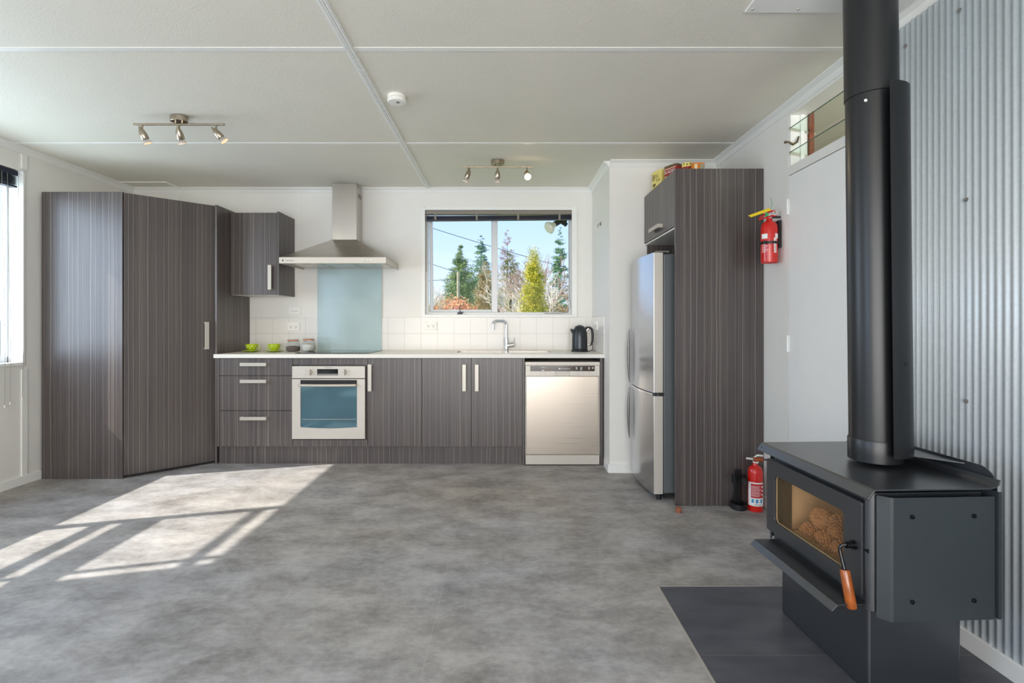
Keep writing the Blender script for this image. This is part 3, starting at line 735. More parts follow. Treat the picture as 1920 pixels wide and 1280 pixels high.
# benchtop with the sink cut-out
SX0, SX1, SY0, SY1 = -0.42, 0.40, 4.19, 4.52
mb = MB()
X0, X1, Y0, Y1 = -2.336, XN - 0.001, 4.058, YB - 0.009
mb.box(X0, SX0 + 0.01, Y0, Y1, 0.866, 0.896).box(SX1 - 0.01, X1, Y0, Y1, 0.866, 0.896).box(SX0 + 0.01, SX1 - 0.01, Y0, SY0 + 0.01, 0.866, 0.896).box(SX0 + 0.01, SX1 - 0.01, SY1 - 0.01, Y1, 0.866, 0.896)
tag(put('benchtop', mb, 'bench'), 'long white kitchen benchtop over the dark striped cupboards', 'benchtop')
sk = thing('sink', (0, 4.35, 0.896), 'stainless steel inset sink with draining board under the window', 'sink')
rim = MB().box(SX0, SX1, SY0, SY0 + 0.018, 0.8962, 0.900).box(SX0, SX1, SY1 - 0.018, SY1, 0.8962, 0.900).box(SX0, SX0 + 0.018, SY0 + 0.018, SY1 - 0.018, 0.8962, 0.900).box(SX1 - 0.018, SX1, SY0 + 0.018, SY1 - 0.018, 0.8962, 0.900).box(0.0, 0.03, SY0 + 0.018, SY1 - 0.018, 0.8962, 0.900)
put('rim', rim, 'steel', sk, bevel=0.001)
bx0, bx1, by0, by1 = 0.03, SX1 - 0.018, SY0 + 0.018, SY1 - 0.018
bowl = MB().box(bx0, bx1, by0, by1, 0.889, 0.8915)
bowl = MB(); bowl.box(bx0, bx0 + 0.003, by0, by1, 0.868, 0.898).box(bx1 - 0.003, bx1, by0, by1, 0.868, 0.898).box(bx0, bx1, by0, by0 + 0.003, 0.868, 0.898).box(bx0, bx1, by1 - 0.003, by1, 0.868, 0.898).box(bx0, bx1, by0, by1, 0.8655, 0.868)
put('bowl', bowl, 'steel', sk)
dn_ = MB().box(SX0 + 0.018, 0.0, by0, by1, 0.890, 0.893)
for i in range(9): dn_.box(SX0 + 0.05, -0.03, by0 + 0.02 + i * 0.031, by0 + 0.030 + i * 0.031, 0.893, 0.8955)
put('drainer', dn_, 'steel', sk)
tp = thing('mixer_tap', (0.012, 4.565, 0.896), 'tall chrome mixer tap with a right-angled spout behind the sink', 'tap')
tx, ty = 0.012, 4.565
put('body', MB().lathe([(0.026, 0.0), (0.026, 0.006), (0.022, 0.008), (0.022, 0.11), (0.019, 0.113)], (tx, ty, 0.8962), 24), 'chrome', tp, smooth=True)
pth = [(tx, ty, 0.99)] + [(tx, ty, 1.13)]
for i in range(7):
    a = R(90 * i / 6); pth.append((tx - 0.035 + 0.035 * math.cos(a), ty - 0.035 * 0.4 + 0.014 * math.cos(a), 1.130 + 0.035 * math.sin(a)))
pth.append((tx - 0.085, ty - 0.034, 1.165))
for i in range(1, 7):
    a = R(90 * i / 6); pth.append((tx - 0.085 - 0.033 * math.sin(a), ty - 0.034 - 0.013 * math.sin(a), 1.132 + 0.033 * math.cos(a)))
pth.append((tx - 0.118, ty - 0.047, 1.085))
put('spout', MB().tube(pth, 0.0125, 16), 'chrome', tp, smooth=True)
lv = put('mixer_head', MB().tube([(tx + 0.015, ty - 0.01, 0.945), (tx + 0.075, ty - 0.04, 0.955)], 0.020, 20), 'chrome', tp, smooth=True)
put('lever', MB().tube([(tx + 0.066, ty - 0.035, 0.965), (tx + 0.074, ty - 0.035, 1.02)], [0.006, 0.005], 8), 'chrome', lv, smooth=True)

# ------------------------------------------------------------------ oven
ov = thing('oven', (-1.41, 4.07, 0.217), 'stainless steel built-in oven with a glass door', 'oven')
OX0, OX1 = -1.706, -1.122
put('body', B(-1.69, -1.13, YF + 0.0005, YF + 0.0185, 0.222, 0.796), 'dark', ov)
put('control_panel', B(OX0, OX1, 4.058, YF, 0.7035, 0.800), 'satin', ov, bevel=0.0015)
dsp = put('display', B(-1.505, -1.338, 4.0565, 4.058, 0.727, 0.778), 'blackgloss', ov)
put('display_strip', B(-1.503, -1.340, 4.0558, 4.0565, 0.727, 0.741), 'grey_plastic', dsp)
put('lettering', text_mb('- : -', 0.022, (-1.44, 4.0558, 0.752), (1, 0, 0), (0, 0, 1)), 'label_blue', dsp)
for kx in (-1.559, -1.284):
    k = put('knob', MB().lathe([(0.017, 0), (0.017, 0.006), (0.014, 0.008)], (0, 0, 0), 20, Matrix.Translation((kx, 4.058, 0.752)) @ Matrix.Rotation(R(90), 4, 'X')).box(kx - 0.006, kx + 0.006, 4.028, 4.052, 0.730, 0.776), 'handle', ov, bevel=0.0015)
    for s in (-1, 1):
        mk = MB()
        for i in range(4): mk.box(kx + s * 0.034 - 0.008, kx + s * 0.034 + 0.006, 4.0572, 4.058, 0.729 + i * 0.014, 0.7305 + i * 0.014)
        put('dial_marks', mk, 'grey_plastic', ov)
put('lettering', text_mb('Westinghouse', 0.011, (-1.445, 4.0578, 0.786), (1, 0, 0), (0, 0, 1)), 'grey_plastic', ov)
GX0, GX1, GZ0, GZ1 = -1.638, -1.186, 0.312, 0.690
def arc_rect(x0, x1, z0, z1, sag, n):
    """closed loop whose lower edge sags"""
    p = [(x1, z1), (x0, z1)]
    for i in range(n + 1):
        t = i / n; p.append((x0 + (x1 - x0) * t, z0 - sag * math.sin(PI * t)))
    return p
inner = arc_rect(GX0, GX1, GZ0, GZ1, 0.009, 10)
outer = [(OX1, 0.698), (OX0, 0.698)] + [(OX0 + (OX1 - OX0) * i / 10, 0.218) for i in range(11)]
dr = put('door', MB().ring_frame(outer, inner, 'y', 4.056, YF), 'satin', ov, bevel=0.001)
put('glass', MB().poly_prism(inner, 'y', 4.062, 4.066), 'oven_glass', dr)
put('top_band', B(GX0, GX1, 4.0605, 4.0618, 0.640, GZ1), 'dark', dr)
hd = MB()
hb = []
for i in range(13):
    t = i / 12; hb.append((GX0 - 0.004 + (GX1 - GX0 + 0.006) * t, 4.018 - 0.012 * math.sin(PI * t), 0.652))
hd.tube(hb, 0.0105, 12)
for s in (hb[0], hb[-1]):
    hd.box(s[0] - 0.006 if s[0] > -1.4 else s[0], s[0] if s[0] > -1.4 else s[0] + 0.006, 4.018, 4.058, 0.645, 0.659)
put('handle', hd, 'handle', dr, smooth=True)
rk = MB()
rk.tube([(GX0 + 0.012, 4.0615, 0.380), (GX0 + 0.02, 4.0615, 0.375), (GX1 - 0.02, 4.0615, 0.375), (GX1 - 0.012, 4.0615, 0.380)], 0.0016, 6)
put('oven_rack', rk, 'handle', ov)

# ------------------------------------------------------------------ cooktop
ck = thing('cooktop', (-1.41, 4.37, 0.896), 'black glass cooktop set into the bench above the oven', 'cooktop')
put('glass', B(-1.722, -1.115, 4.15, 4.60, 0.8962, 0.9015), 'blackgloss', ck, bevel=0.001)
for cx_, cy_, r_ in ((-1.56, 4.27, 0.09), (-1.27, 4.27, 0.075), (-1.56, 4.48, 0.075), (-1.27, 4.48, 0.09)):
    n = 32
    rg = MB().ring_frame([(cx_ + r_ * math.cos(2 * PI * i / n), cy_ + r_ * math.sin(2 * PI * i / n)) for i in range(n)],
                  [(cx_ + (r_ - 0.003) * math.cos(2 * PI * i / n), cy_ + (r_ - 0.003) * math.sin(2 * PI * i / n)) for i in range(n)], 'z', 0.9015, 0.9018)
    put('cooking_zone', rg, 'grey_plastic', ck)

# ------------------------------------------------------------------ rangehood
rh = thing('rangehood', (-1.42, 4.45, 1.63), 'stainless steel pyramid rangehood with a tall square chimney', 'rangehood')
put('chimney', B(-1.529, -1.314, 4.484, YB - 0.001, 1.884, CZ - 0.001), 'steel', rh, bevel=0.0015)
slot = MB()
for i in range(3): slot.box(-1.3138, -1.3128, 4.53, 4.62, 2.27 + i * 0.014, 2.276 + i * 0.014)
put('vent_slots', slot, 'dark', rh)
A = [(-1.857, 4.170, 1.686), (-0.981, 4.170, 1.686), (-0.981, YB - 0.002, 1.686), (-1.857, YB - 0.002, 1.686)]
C_ = [(-1.531, 4.482, 1.884), (-1.312, 4.482, 1.884), (-1.312, YB - 0.002, 1.884), (-1.531, YB - 0.002, 1.884)]
mb = MB(); mb.v = A + C_; mb.f = [[0, 1, 5, 4], [1, 2, 6, 5], [2, 3, 7, 6], [3, 0, 4, 7], [4, 5, 6, 7], [3, 2, 1, 0]]
put('canopy', mb, 'steel_h', rh)
lip = MB().box(-1.859, -0.979, 4.166, 4.178, 1.637, 1.688).box(-1.859, -1.849, 4.178, YB - 0.002, 1.637, 1.688).box(-0.989, -0.979, 4.178, YB - 0.002, 1.637, 1.688)
put('lip', lip, 'satin', rh, bevel=0.0015)
un = MB().box(-1.849, -0.989, 4.178, YB - 0.002, 1.650, 1.655)
put('underside', un, 'satin', rh)
for i in range(3):
    x = -1.80 + i * 0.268
    f_ = put('filter', B(x, x + 0.250, 4.24, 4.60, 1.645, 1.6498), 'steel_h', rh, bevel=0.001)
    put('filter_catch', B(x + 0.09, x + 0.16, 4.26, 4.285, 1.641, 1.6448), 'handle', f_)
for i in range(4):
    put('button', MB().tube([(-1.150 + i * 0.020, 4.162, 1.666), (-1.150 + i * 0.020, 4.166, 1.666)], 0.0065, 14), 'chrome', rh)
put('lettering', text_mb('Westinghouse', 0.012, (-1.80, 4.1655, 1.657), (1, 0, 0), (0, 0, 1)), 'dark', rh)
put('emblem', MB().tube([(-1.828, 4.1655, 1.661), (-1.828, 4.165, 1.661)], 0.007, 10), 'dark', rh)

# ------------------------------------------------------------------ dishwasher
dw = thing('dishwasher', (0.46, 4.35, 0), 'freestanding stainless steel dishwasher under the right end of the bench', 'dishwasher')
DX0, DX1 = 0.162, 0.762
put('body', B(DX0 + 0.003, DX1 - 0.003, 4.100, 4.62, 0.012, 0.828), 'white_plastic', dw)
put('worktop', B(DX0, DX1, 4.072, 4.62, 0.806, 0.834), 'satin', dw, bevel=0.002)
cp = put('control_panel', MB().box(DX0 + 0.002, DX1 - 0.002, 4.074, 4.100, 0.7595, 0.804).box(DX0 + 0.002, 0.402, 4.074, 4.100, 0.720, 0.7595).box(0.520, DX1 - 0.002, 4.074, 4.100, 0.720, 0.7595).box(0.402, 0.520, 4.096, 4.100, 0.720, 0.7595), 'satin', dw)
put('fascia', B(0.202, 0.720, 4.0725, 4.074, 0.759, 0.802), 'amber', cp)
lg = text_mb('Westinghouse', 0.0135, (0.446, 4.0722, 0.775), (1, 0, 0), (0, 0, 1))
put('emblem', MB().tube([(0.437, 4.072, 0.779), (0.437, 4.0717, 0.779)], 0.0065, 12), 'white_text', cp)
put('lettering', lg, 'white_text', cp)
for cx_, n in ((0.575, 4), (0.612, 5), (0.675, 4), (0.705, 3)):
    mk = MB()
    for i in range(n): mk.box(cx_ - 0.007, cx_ + 0.007, 4.0720, 4.0725, 0.790 - i * 0.0055, 0.7925 - i * 0.0055)
    put('panel_marks', mk, 'white_text', cp)
mk = MB().box(0.275, 0.335, 4.0720, 4.0725, 0.787, 0.788).box(0.300, 0.310, 4.0720, 4.0725, 0.785, 0.791).box(0.293, 0.317, 4.0720, 4.0725, 0.763, 0.768)
put('panel_marks', mk, 'white_text', cp)
for bx_ in (0.212, 0.290, 0.320, 0.586, 0.630, 0.676):
    put('button', MB().tube([(bx_, 4.0715, 0.739), (bx_, 4.074, 0.739)], 0.0085 if bx_ != 0.212 else 0.010, 16), 'handle', cp)
put('door', B(DX0 + 0.008, DX1 - 0.008, 4.082, 4.099, 0.086, 0.718), 'dw_steel', dw, bevel=0.003)
put('side_trim', B(DX0 + 0.001, DX0 + 0.0075, 4.080, 4.099, 0.086, 0.718), 'satin', dw)
put('side_trim', MB().box(DX1 - 0.0075, DX1 - 0.001, 4.080, 4.099, 0.086, 0.718), 'satin', dw)
put('kick_plate', B(DX0 + 0.002, DX1 - 0.002, 4.078, 4.099, 0.008, 0.084), 'satin', dw, bevel=0.002)
for x in (DX0 + 0.05, DX1 - 0.05): put('foot', MB().cyl((x, 4.14, 0), (x, 4.14, 0.012), 0.018), 'black', dw)

# ------------------------------------------------------------------ kettle
kt = thing('kettle', (0.655, 4.45, 0.896), 'slate black electric kettle at the right end of the bench', 'kettle')
kx, ky, kz = 0.655, 4.45, 0.8962
put('power_base', MB().lathe([(0.072, 0), (0.074, 0.004), (0.072, 0.014), (0.05, 0.016)], (kx, ky, kz), 32), 'black', kt, smooth=True)
put('body', MB().lathe([(0.066, 0.017), (0.068, 0.022), (0.068, 0.03), (0.067, 0.12), (0.064, 0.165), (0.057, 0.192), (0.048, 0.206), (0.040, 0.210)], (kx, ky, kz), 36), 'kettle', kt, smooth=True)
ld = put('lid', MB().lathe([(0.044, 0.207), (0.041, 0.218), (0.030, 0.226), (0.016, 0.229)], (kx, ky, kz), 30), 'black', kt, smooth=True)
put('lid_knob', MB().lathe([(0.016, 0.228), (0.018, 0.234), (0.010, 0.239)], (kx, ky, kz), 20), 'chrome', ld, smooth=True)
sp_ = MB().tube([(kx - 0.052, ky, kz + 0.168), (kx - 0.072, ky - 0.002, kz + 0.190), (kx - 0.078, ky - 0.002, kz + 0.198)], [0.018, 0.011, 0.007], 12)
put('spout', sp_, 'kettle', kt, smooth=True)
hp = [(kx + 0.045, 0.203), (kx + 0.062, 0.210), (kx + 0.080, 0.212), (kx + 0.096, 0.206), (kx + 0.106, 0.193), (kx + 0.111, 0.172), (kx + 0.113, 0.140), (kx + 0.112, 0.105), (kx + 0.108, 0.080), (kx + 0.099, 0.062), (kx + 0.085, 0.055)]
hp = [(a, ky - 0.006, kz + b) for a, b in hp]
put('handle', MB().tube(hp, [0.008, 0.009, 0.010, 0.0105, 0.011, 0.011, 0.011, 0.0105, 0.010, 0.009, 0.008], 12), 'black', kt, smooth=True)
put('handle_bracket', MB().tube([(kx + 0.06, ky - 0.005, kz + 0.185), (kx + 0.078, ky - 0.006, kz + 0.205)], 0.010, 10), 'chrome', kt, smooth=True)
put('handle_bracket', MB().tube([(kx + 0.06, ky - 0.005, kz + 0.060), (kx + 0.092, ky - 0.006, kz + 0.062)], 0.009, 10), 'chrome', kt, smooth=True)
put('power_cord', MB().tube([(kx - 0.06, ky - 0.035, kz + 0.004), (kx - 0.02, ky - 0.082, kz + 0.004), (kx + 0.04, ky - 0.084, kz + 0.004), (kx + 0.10, ky - 0.05, kz + 0.012), (kx + 0.118, ky, kz + 0.05), (kx + 0.108, ky + 0.03, kz + 0.08)], 0.0032, 8), 'black', kt, smooth=True)

# ------------------------------------------------------------------ cups, saucers, jars
def make_cup(x, y, label):
    t = thing('teacup', (x, y, 0.905), label, 'cup', 'green teacups on the bench')
    put('bowl', MB().lathe([(0.020, 0.0), (0.022, 0.004), (0.040, 0.018), (0.048, 0.038), (0.051, 0.060), (0.049, 0.060), (0.046, 0.038), (0.036, 0.018), (0.0, 0.010)], (x, y, 0.905), 28), 'lime', t, smooth=True)
    pts = []
    for i in range(11):
        a = R(-80 + 160 * i / 10); pts.append((x + 0.046 + 0.022 * math.cos(a), y, 0.905 + 0.034 + 0.020 * math.sin(a)))
    put('handle', MB().tube(pts, 0.0038, 8), 'lime', t, smooth=True)
    dots = MB()
    for r_, z_, off in ((0.0458, 0.026, 0.0), (0.0505, 0.044, 0.3)):
        for i in range(9):
            a = 2 * PI * i / 9 + off
            c = Vector((x + r_ * math.cos(a), y + r_ * math.sin(a), 0.905 + z_)); n = Vector((math.cos(a), math.sin(a), -0.25)).normalized()
            dots.tube([c - n * 0.001, c + n * 0.0006], 0.0034, 8)
    put('dots', dots, 'white_text', t)
    return t
def make_saucer(x, y, label):
    prof = [(0.026, 0.0), (0.030, 0.001), (0.055, 0.006), (0.080, 0.014), (0.080, 0.016), (0.054, 0.009), (0.0, 0.0075)]
    return tag(put('saucer', MB().lathe(prof, (x, y, 0.8962), 32), 'lime', smooth=True), label, 'saucer', 'green saucers on the bench')
cup = make_cup(-2.195, 4.39, 'lime green spotted teacup nearest the pantry, handle to the right')
s1 = make_saucer(-2.195, 4.39, 'lime green saucer under the teacup nearest the pantry')
cup2 = copy_tree(cup); cup2.location = (-2.003, 4.40, 0.905); cup2.rotation_euler = (0, 0, PI * 0.97)
cup2['label'] = 'lime green spotted teacup nearer the jars, handle to the left'
s2 = s1.copy(); col.objects.link(s2); s2.location = (-2.003, 4.40, s1.location.z); s2['label'] = 'lime green saucer under the teacup nearer the jars'

def make_jar(x, y, z, label, fill, flabel, fh):
    t = thing('glass_jar', (x, y, z), label, 'jar', 'clip jars beside the cooktop')
    put('glass', MB().lathe([(0.040, 0), (0.052, 0.004), (0.058, 0.02), (0.059, 0.045), (0.055, 0.068), (0.043, 0.084), (0.041, 0.094), (0.045, 0.096)], (x, y, z), 32, cap=False), 'jar', t, smooth=True)
    put('seal', MB().lathe([(0.047, 0.0955), (0.049, 0.098), (0.049, 0.102), (0.047, 0.1035)], (x, y, z), 28), 'seal', t, smooth=True)
    put('lid', MB().lathe([(0.047, 0.1038), (0.048, 0.108), (0.040, 0.113), (0.0, 0.114)], (x, y, z), 28), 'jar', t, smooth=True)
    wr = MB().tube([(x + 0.050, y, z + 0.100), (x + 0.060, y, z + 0.086), (x + 0.057, y - 0.004, z + 0.070)], 0.0018, 6)
    wr.tube([(x + 0.046 * math.cos(a), y + 0.046 * math.sin(a), z + 0.088) for a in [2 * PI * i / 20 for i in range(21)]], 0.0014, 5)
    put('wire_clip', wr, 'chrome', t)
    f_ = put('jar_contents', MB().lathe([(0.038, 0.003), (0.050, 0.007), (0.0555, 0.02), (0.0562, fh * 0.8), (0.052, fh), (0.02, fh + 0.006), (0.0, fh + 0.004)], (x, y, z), 28), fill, smooth=True)
    f_.name = 'ground_coffee' if fill == 'coffee' else 'sugar'
    tag(f_, flabel, 'coffee' if fill == 'coffee' else 'sugar', kind='stuff')
make_jar(-1.853, 4.43, 0.8962, 'glass clip jar of brown coffee, the left one of two', 'coffee', 'brown ground coffee filling the left glass jar', 0.046)
make_jar(-1.725, 4.45, 0.9017, 'glass clip jar of white sugar, standing at the cooktop edge', 'sugar', 'white sugar filling the right glass jar', 0.060)

# ------------------------------------------------------------------ fridge cupboard surround
fc = thing('fridge_cabinet', (1.34, 3.5, 0), 'tall dark striped panel and overhead cupboard surrounding the fridge', 'cupboard')
put('side_panel', B(1.065, XR - 0.001, 3.171, 3.187, 0.0, 2.110), 'lam', fc, bevel=0.001)
put('back_side_panel', B(1.085, XR - 0.001, 3.862, 3.878, 0.0, 1.745), 'lam', fc)
put('body', B(1.085, XR - 0.001, 3.188, 3.878, 1.748, 2.106), 'lam', fc)
put('base_board', B(1.070, XR - 0.002, 3.189, 3.876, 1.738, 1.7475), 'board', fc)
dr = put('door', B(1.065, 1.083, 3.188, 3.876, 1.752, 2.107), 'lam', fc, bevel=0.001)
bar_handle(dr, (0, 1, 0), (1.065, 3.53, 1.803), 0.215, (-1, 0, 0), wd=0.027)

# ------------------------------------------------------------------ fridge
fr = thing('refrigerator', (1.28, 3.52, 0), 'tall stainless steel two-door fridge standing inside the striped surround', 'fridge')
FY0, FY1 = 3.262, 3.795
put('body', B(1.022, 1.600, FY0 + 0.006, FY1 - 0.004, 0.045, 1.590), 'fridge_side', fr, bevel=0.006)
def bowed(z0, z1):
    n = 16; pts = []
    for i in range(n + 1):
        t = i / n; y = FY0 + (FY1 - FY0) * t
        pts.append((0.957 - 0.010 * t - 0.022 * math.sin(PI * t), y))
    pts += [(1.016, FY1), (1.016, FY0)]
    return MB().poly_prism(pts, 'z', z0, z1)
dr1 = put('door', bowed(0.692, 1.600), 'fridge_steel', fr, bevel=0.004)
dr2 = put('door', bowed(0.040, 0.676), 'fridge_steel', fr, bevel=0.004)
put('door_edge', B(0.960, 1.0155, FY0 - 0.0012, FY0, 0.696, 1.596), 'satin', dr1)
put('door_edge', B(0.960, 1.0155, FY0 - 0.0012, FY0, 0.044, 0.672), 'satin', dr2)
put('door_seal', B(1.0165, 1.0215, FY0 + 0.006, FY1 - 0.006, 0.048, 1.588), 'black', fr)
n = 16
st = [(0.950 - 0.010 * i / n - 0.022 * math.sin(PI * i / n), FY0 + (FY1 - FY0) * i / n) for i in range(n + 1)]
put('chrome_strip', MB().poly_prism(st + [(1.010, FY1 - 0.002), (1.010, FY0 + 0.002)], 'z', 0.6775, 0.6905), 'chrome', fr)
for z0, z1, d_ in ((0.700, 1.100, dr1), (0.285, 0.668, dr2)):
    hp = []; rr = []
    for i in range(13):
        t = i / 12; hp.append((0.928 - 0.008 * math.sin(PI * t) ** 0.7, FY1 - 0.014, z0 + (z1 - z0) * t)); rr.append(0.002 + 0.008 * math.sin(PI * min(1, t * 0.62 + 0.38 if z0 < 0.5 and 0 else t)) ** 0.8)
    put('handle', MB().tube(hp, rr, 10), 'handle_dark', d_, smooth=True)
put('badge', B(0.9425, 0.9475, 3.400, 3.455, 1.512, 1.526), 'handle', dr1)
put('hinge', B(0.975, 1.060, FY0 + 0.01, FY0 + 0.05, 1.6005, 1.610), 'grey_plastic', fr, bevel=0.002)
put('hinge', B(0.985, 1.022, FY0 - 0.004, FY0 + 0.02, 0.676, 0.692), 'black', fr)
for y in (FY0 + 0.035, FY1 - 0.035):
    put('foot', MB().cyl((1.000, y, 0), (1.000, y, 0.040), 0.016), 'black', fr)
    put('foot', MB().cyl((1.55, y, 0), (1.55, y, 0.045), 0.016), 'black', fr)
put('kick_grille', B(1.03, 1.05, FY0 + 0.02, FY1 - 0.02, 0.012, 0.044), 'black', fr)

# ------------------------------------------------------------------ tins on top of the fridge cupboard
TZ = 2.1103
def tin(name, x, y, rz, lx, ly, h, mat, label, rnd=0.012, lidmat=None, group='old tins on the fridge cupboard'):
    t = thing(name, (x, y, TZ), label, 'tin', group, rz=rz)
    put('body', MB().poly_prism(rrect(-lx / 2, lx / 2, -ly / 2, ly / 2, rnd), 'z', 0, h * 0.9), mat, t, local=True, smooth=True)
    put('lid', MB().poly_prism(rrect(-lx / 2 - 0.002, lx / 2 + 0.002, -ly / 2 - 0.002, ly / 2 + 0.002, rnd + 0.001), 'z', h * 0.9, h), lidmat or mat, t, local=True, smooth=True)
    return t
def face_text(t, s, size, lx, y, z, mat, sp=1.0):
    """lettering on the local -x face, reading towards -y"""
    put('lettering', text_mb(s, size, (-lx / 2 - 0.0004, y, z), (0, -1, 0), (0, 0, 1), spacing=sp), mat, t, local=True)
t1 = tin('tea_tin', 1.149, 3.735, R(16), 0.080, 0.125, 0.150, 'tin_y', 'pale yellow tea tin with black lettering, farthest along the fridge cupboard')
face_text(t1, 'B', 0.060, 0.080, 0.050, 0.088, 'dark'); face_text(t1, 'ELL', 0.032, 0.080, 0.014, 0.102, 'dark'); face_text(t1, 'TEA', 0.032, 0.080, 0.004, 0.068, 'dark')
put('printed_figure', MB().box(-0.0407, -0.0402, 0.005, 0.045, 0.045, 0.062).box(-0.0407, -0.0402, 0.02, 0.03, 0.025, 0.045), 'brass', t1, local=True)
t2 = tin('toffee_tin', 1.200, 3.568, R(28), 0.105, 0.115, 0.138, 'tin_r', 'dark red tin with white lettering beside the yellow tea tin', lidmat='tin_k')
face_text(t2, 'SLADES', 0.030, 0.105, 0.052, 0.085, 'white_text', 0.95)
put('printed_band', MB().box(-0.053, -0.0525, -0.05, 0.05, 0.114, 0.119).box(-0.053, -0.0525, -0.05, 0.05, 0.060, 0.066), 'cream', t2, local=True)
t3 = thing('round_tin', (1.222, 3.40, TZ), 'small round yellow and red tin between red tin and orange tin', 'tin', 'old tins on the fridge cupboard')
put('body', MB().lathe([(0.032, 0), (0.033, 0.002), (0.033, 0.076)], (1.222, 3.40, TZ), 28), 'tin_r', t3, smooth=True)
put('lid', MB().lathe([(0.034, 0.076), (0.034, 0.101), (0.030, 0.105), (0.0, 0.105)], (1.222, 3.40, TZ), 28), 'tin_y', t3, smooth=True)
put('printed_spot', curved_patch(1.222, 3.40, 0.0343, R(-118), R(-104), TZ + 0.084, TZ + 0.094, 3), 'dark', t3)
put('printed_spot', curved_patch(1.222, 3.40, 0.0343, R(-80), R(-68), TZ + 0.088, TZ + 0.099, 3), 'dark', t3)
put('printed_spot', curved_patch(1.222, 3.40, 0.0343, R(-150), R(-140), TZ + 0.088, TZ + 0.1, 3), 'dark', t3)
t4 = tin('spice_tin', 1.262, 3.320, R(0), 0.074, 0.045, 0.077, 'tin_o', 'small orange and cream tin nearest the front of the fridge cupboard', rnd=0.006)
put('printed_band', MB().box(-0.028, -0.012, -0.0232, -0.0228, 0.0, 0.069), 'cream', t4, local=True)
put('printed_panel', MB().box(0.006, 0.035, -0.0232, -0.0228, 0.0, 0.069), 'dark', t4, local=True)
put('printed_stripes', MB().box(0.010, 0.015, -0.0236, -0.0233, 0.0, 0.069).box(0.020, 0.024, -0.0236, -0.0233, 0.0, 0.069).box(0.029, 0.032, -0.0236, -0.0233, 0.0, 0.069), 'cream', t4, local=True)

# ------------------------------------------------------------------ extinguisher on the wall
ex = thing('fire_extinguisher', (1.560, 2.985, 1.49), 'red fire extinguisher with a yellow tag strapped to the right wall', 'fire extinguisher')
ex_c = (1.556, 2.985)
put('cylinder', MB().lathe([(0.040, 0.004), (0.044, 0.0), (0.046, 0.008), (0.046, 0.200), (0.043, 0.222), (0.034, 0.238), (0.018, 0.247), (0.015, 0.262), (0.0, 0.262)], (*ex_c, 1.497), 36), 'red', ex, smooth=True)
cv = MB().box(ex_c[0] - 0.012, ex_c[0] + 0.012, ex_c[1] - 0.010, ex_c[1] + 0.010, 1.757, 1.785)
vl = put('valve', cv, 'chrome', ex, bevel=0.003)
put('lever', MB().tube([(ex_c[0] + 0.036, ex_c[1] - 0.006, 1.803), (ex_c[0], ex_c[1] - 0.006, 1.798), (ex_c[0] - 0.03, ex_c[1] - 0.008, 1.780), (ex_c[0] - 0.062, ex_c[1] - 0.010, 1.760)], [0.006, 0.007, 0.006, 0.004], 8), 'red', vl, smooth=True)
put('carry_handle', MB().tube([(ex_c[0] + 0.040, ex_c[1] - 0.006, 1.775), (ex_c[0] + 0.01, ex_c[1] - 0.008, 1.772), (ex_c[0] - 0.04, ex_c[1] - 0.012, 1.757), (ex_c[0] - 0.068, ex_c[1] - 0.014, 1.748)], [0.006, 0.006, 0.005, 0.004], 8), 'red', vl, smooth=True)
put('pull_ring', MB().tube([(ex_c[0] + 0.026 + 0.013 * math.cos(a), ex_c[1] - 0.016, 1.788 + 0.013 * math.sin(a)) for a in [2 * PI * i / 16 for i in range(17)]], 0.0018, 6), 'white_text', vl)
put('gauge', MB().tube([(ex_c[0] - 0.020, ex_c[1] - 0.010, 1.778), (ex_c[0] - 0.024, ex_c[1] - 0.022, 1.778)], 0.010, 14), 'green', vl)
c0 = Vector((1.515, 2.965, 1.800)); mb = MB()
mb.poly_prism([(1.418, 1.770), (1.436, 1.760), (1.552, 1.800), (1.540, 1.814)], 'y', 2.955, 2.957)
put('tag', mb, 'yellow', ex)
put('tag_tie', MB().tube([(1.545, 2.957, 1.806), (1.558, 2.96, 1.828), (1.560, 2.965, 1.855), (1.552, 2.965, 1.875)], 0.0012, 5), 'green', ex)
put('label_patch', curved_patch(*ex_c, 0.0464, R(-175), R(-128), 1.636, 1.664), 'white_text', ex)
put('label_patch', curved_patch(*ex_c, 0.0464, R(-75), R(-38), 1.636, 1.664), 'white_text', ex)
lp = put('label_strip', curved_patch(*ex_c, 0.0464, R(-86), R(-64), 1.552, 1.638), 'white_text', ex)
put('lettering', text_mb('Defender', 0.020, (0, 0, 1.556), (1, 0, 0), (0, 0, 1), wrap=(ex_c[0], ex_c[1], 0.0468, R(-69), True)), 'red_text', lp)
for i in range(6):
    pass
ln = MB()
for i in range(9): 
    q = curved_patch(*ex_c, 0.0464, R(-172), R(-140 + (i % 3) * 8), 1.556 + i * 0.0075, 1.558 + i * 0.0075, 6); b0 = len(ln.v); ln.v += q.v; ln.f += [[k + b0 for k in f_] for f_ in q.f]
put('small_print', ln, 'white_text', ex)
bk = thing('wall_bracket', (XR - 0.006, 2.985, 1.58), 'black strap bracket holding the red extinguisher to the wall', 'bracket')
put('back_plate', MB().box(XR - 0.017, XR - 0.001, 2.965, 3.005, 1.585, 1.745), 'black', bk, bevel=0.001)
put('hook_arm', MB().box(1.5715, XR - 0.001, 2.975, 2.995, 1.7615, 1.7705), 'black', bk)
n = 28; so = []; si = []
for i in range(n + 1):
    a = R(-20) - R(320) * i / n
    so.append((ex_c[0] + 0.0500 * math.cos(a), ex_c[1] + 0.0500 * math.sin(a))); si.append((ex_c[0] + 0.0478 * math.cos(a), ex_c[1] + 0.0478 * math.sin(a)))
put('strap', MB().poly_prism(so + si[::-1], 'z', 1.605, 1.619), 'black', bk)
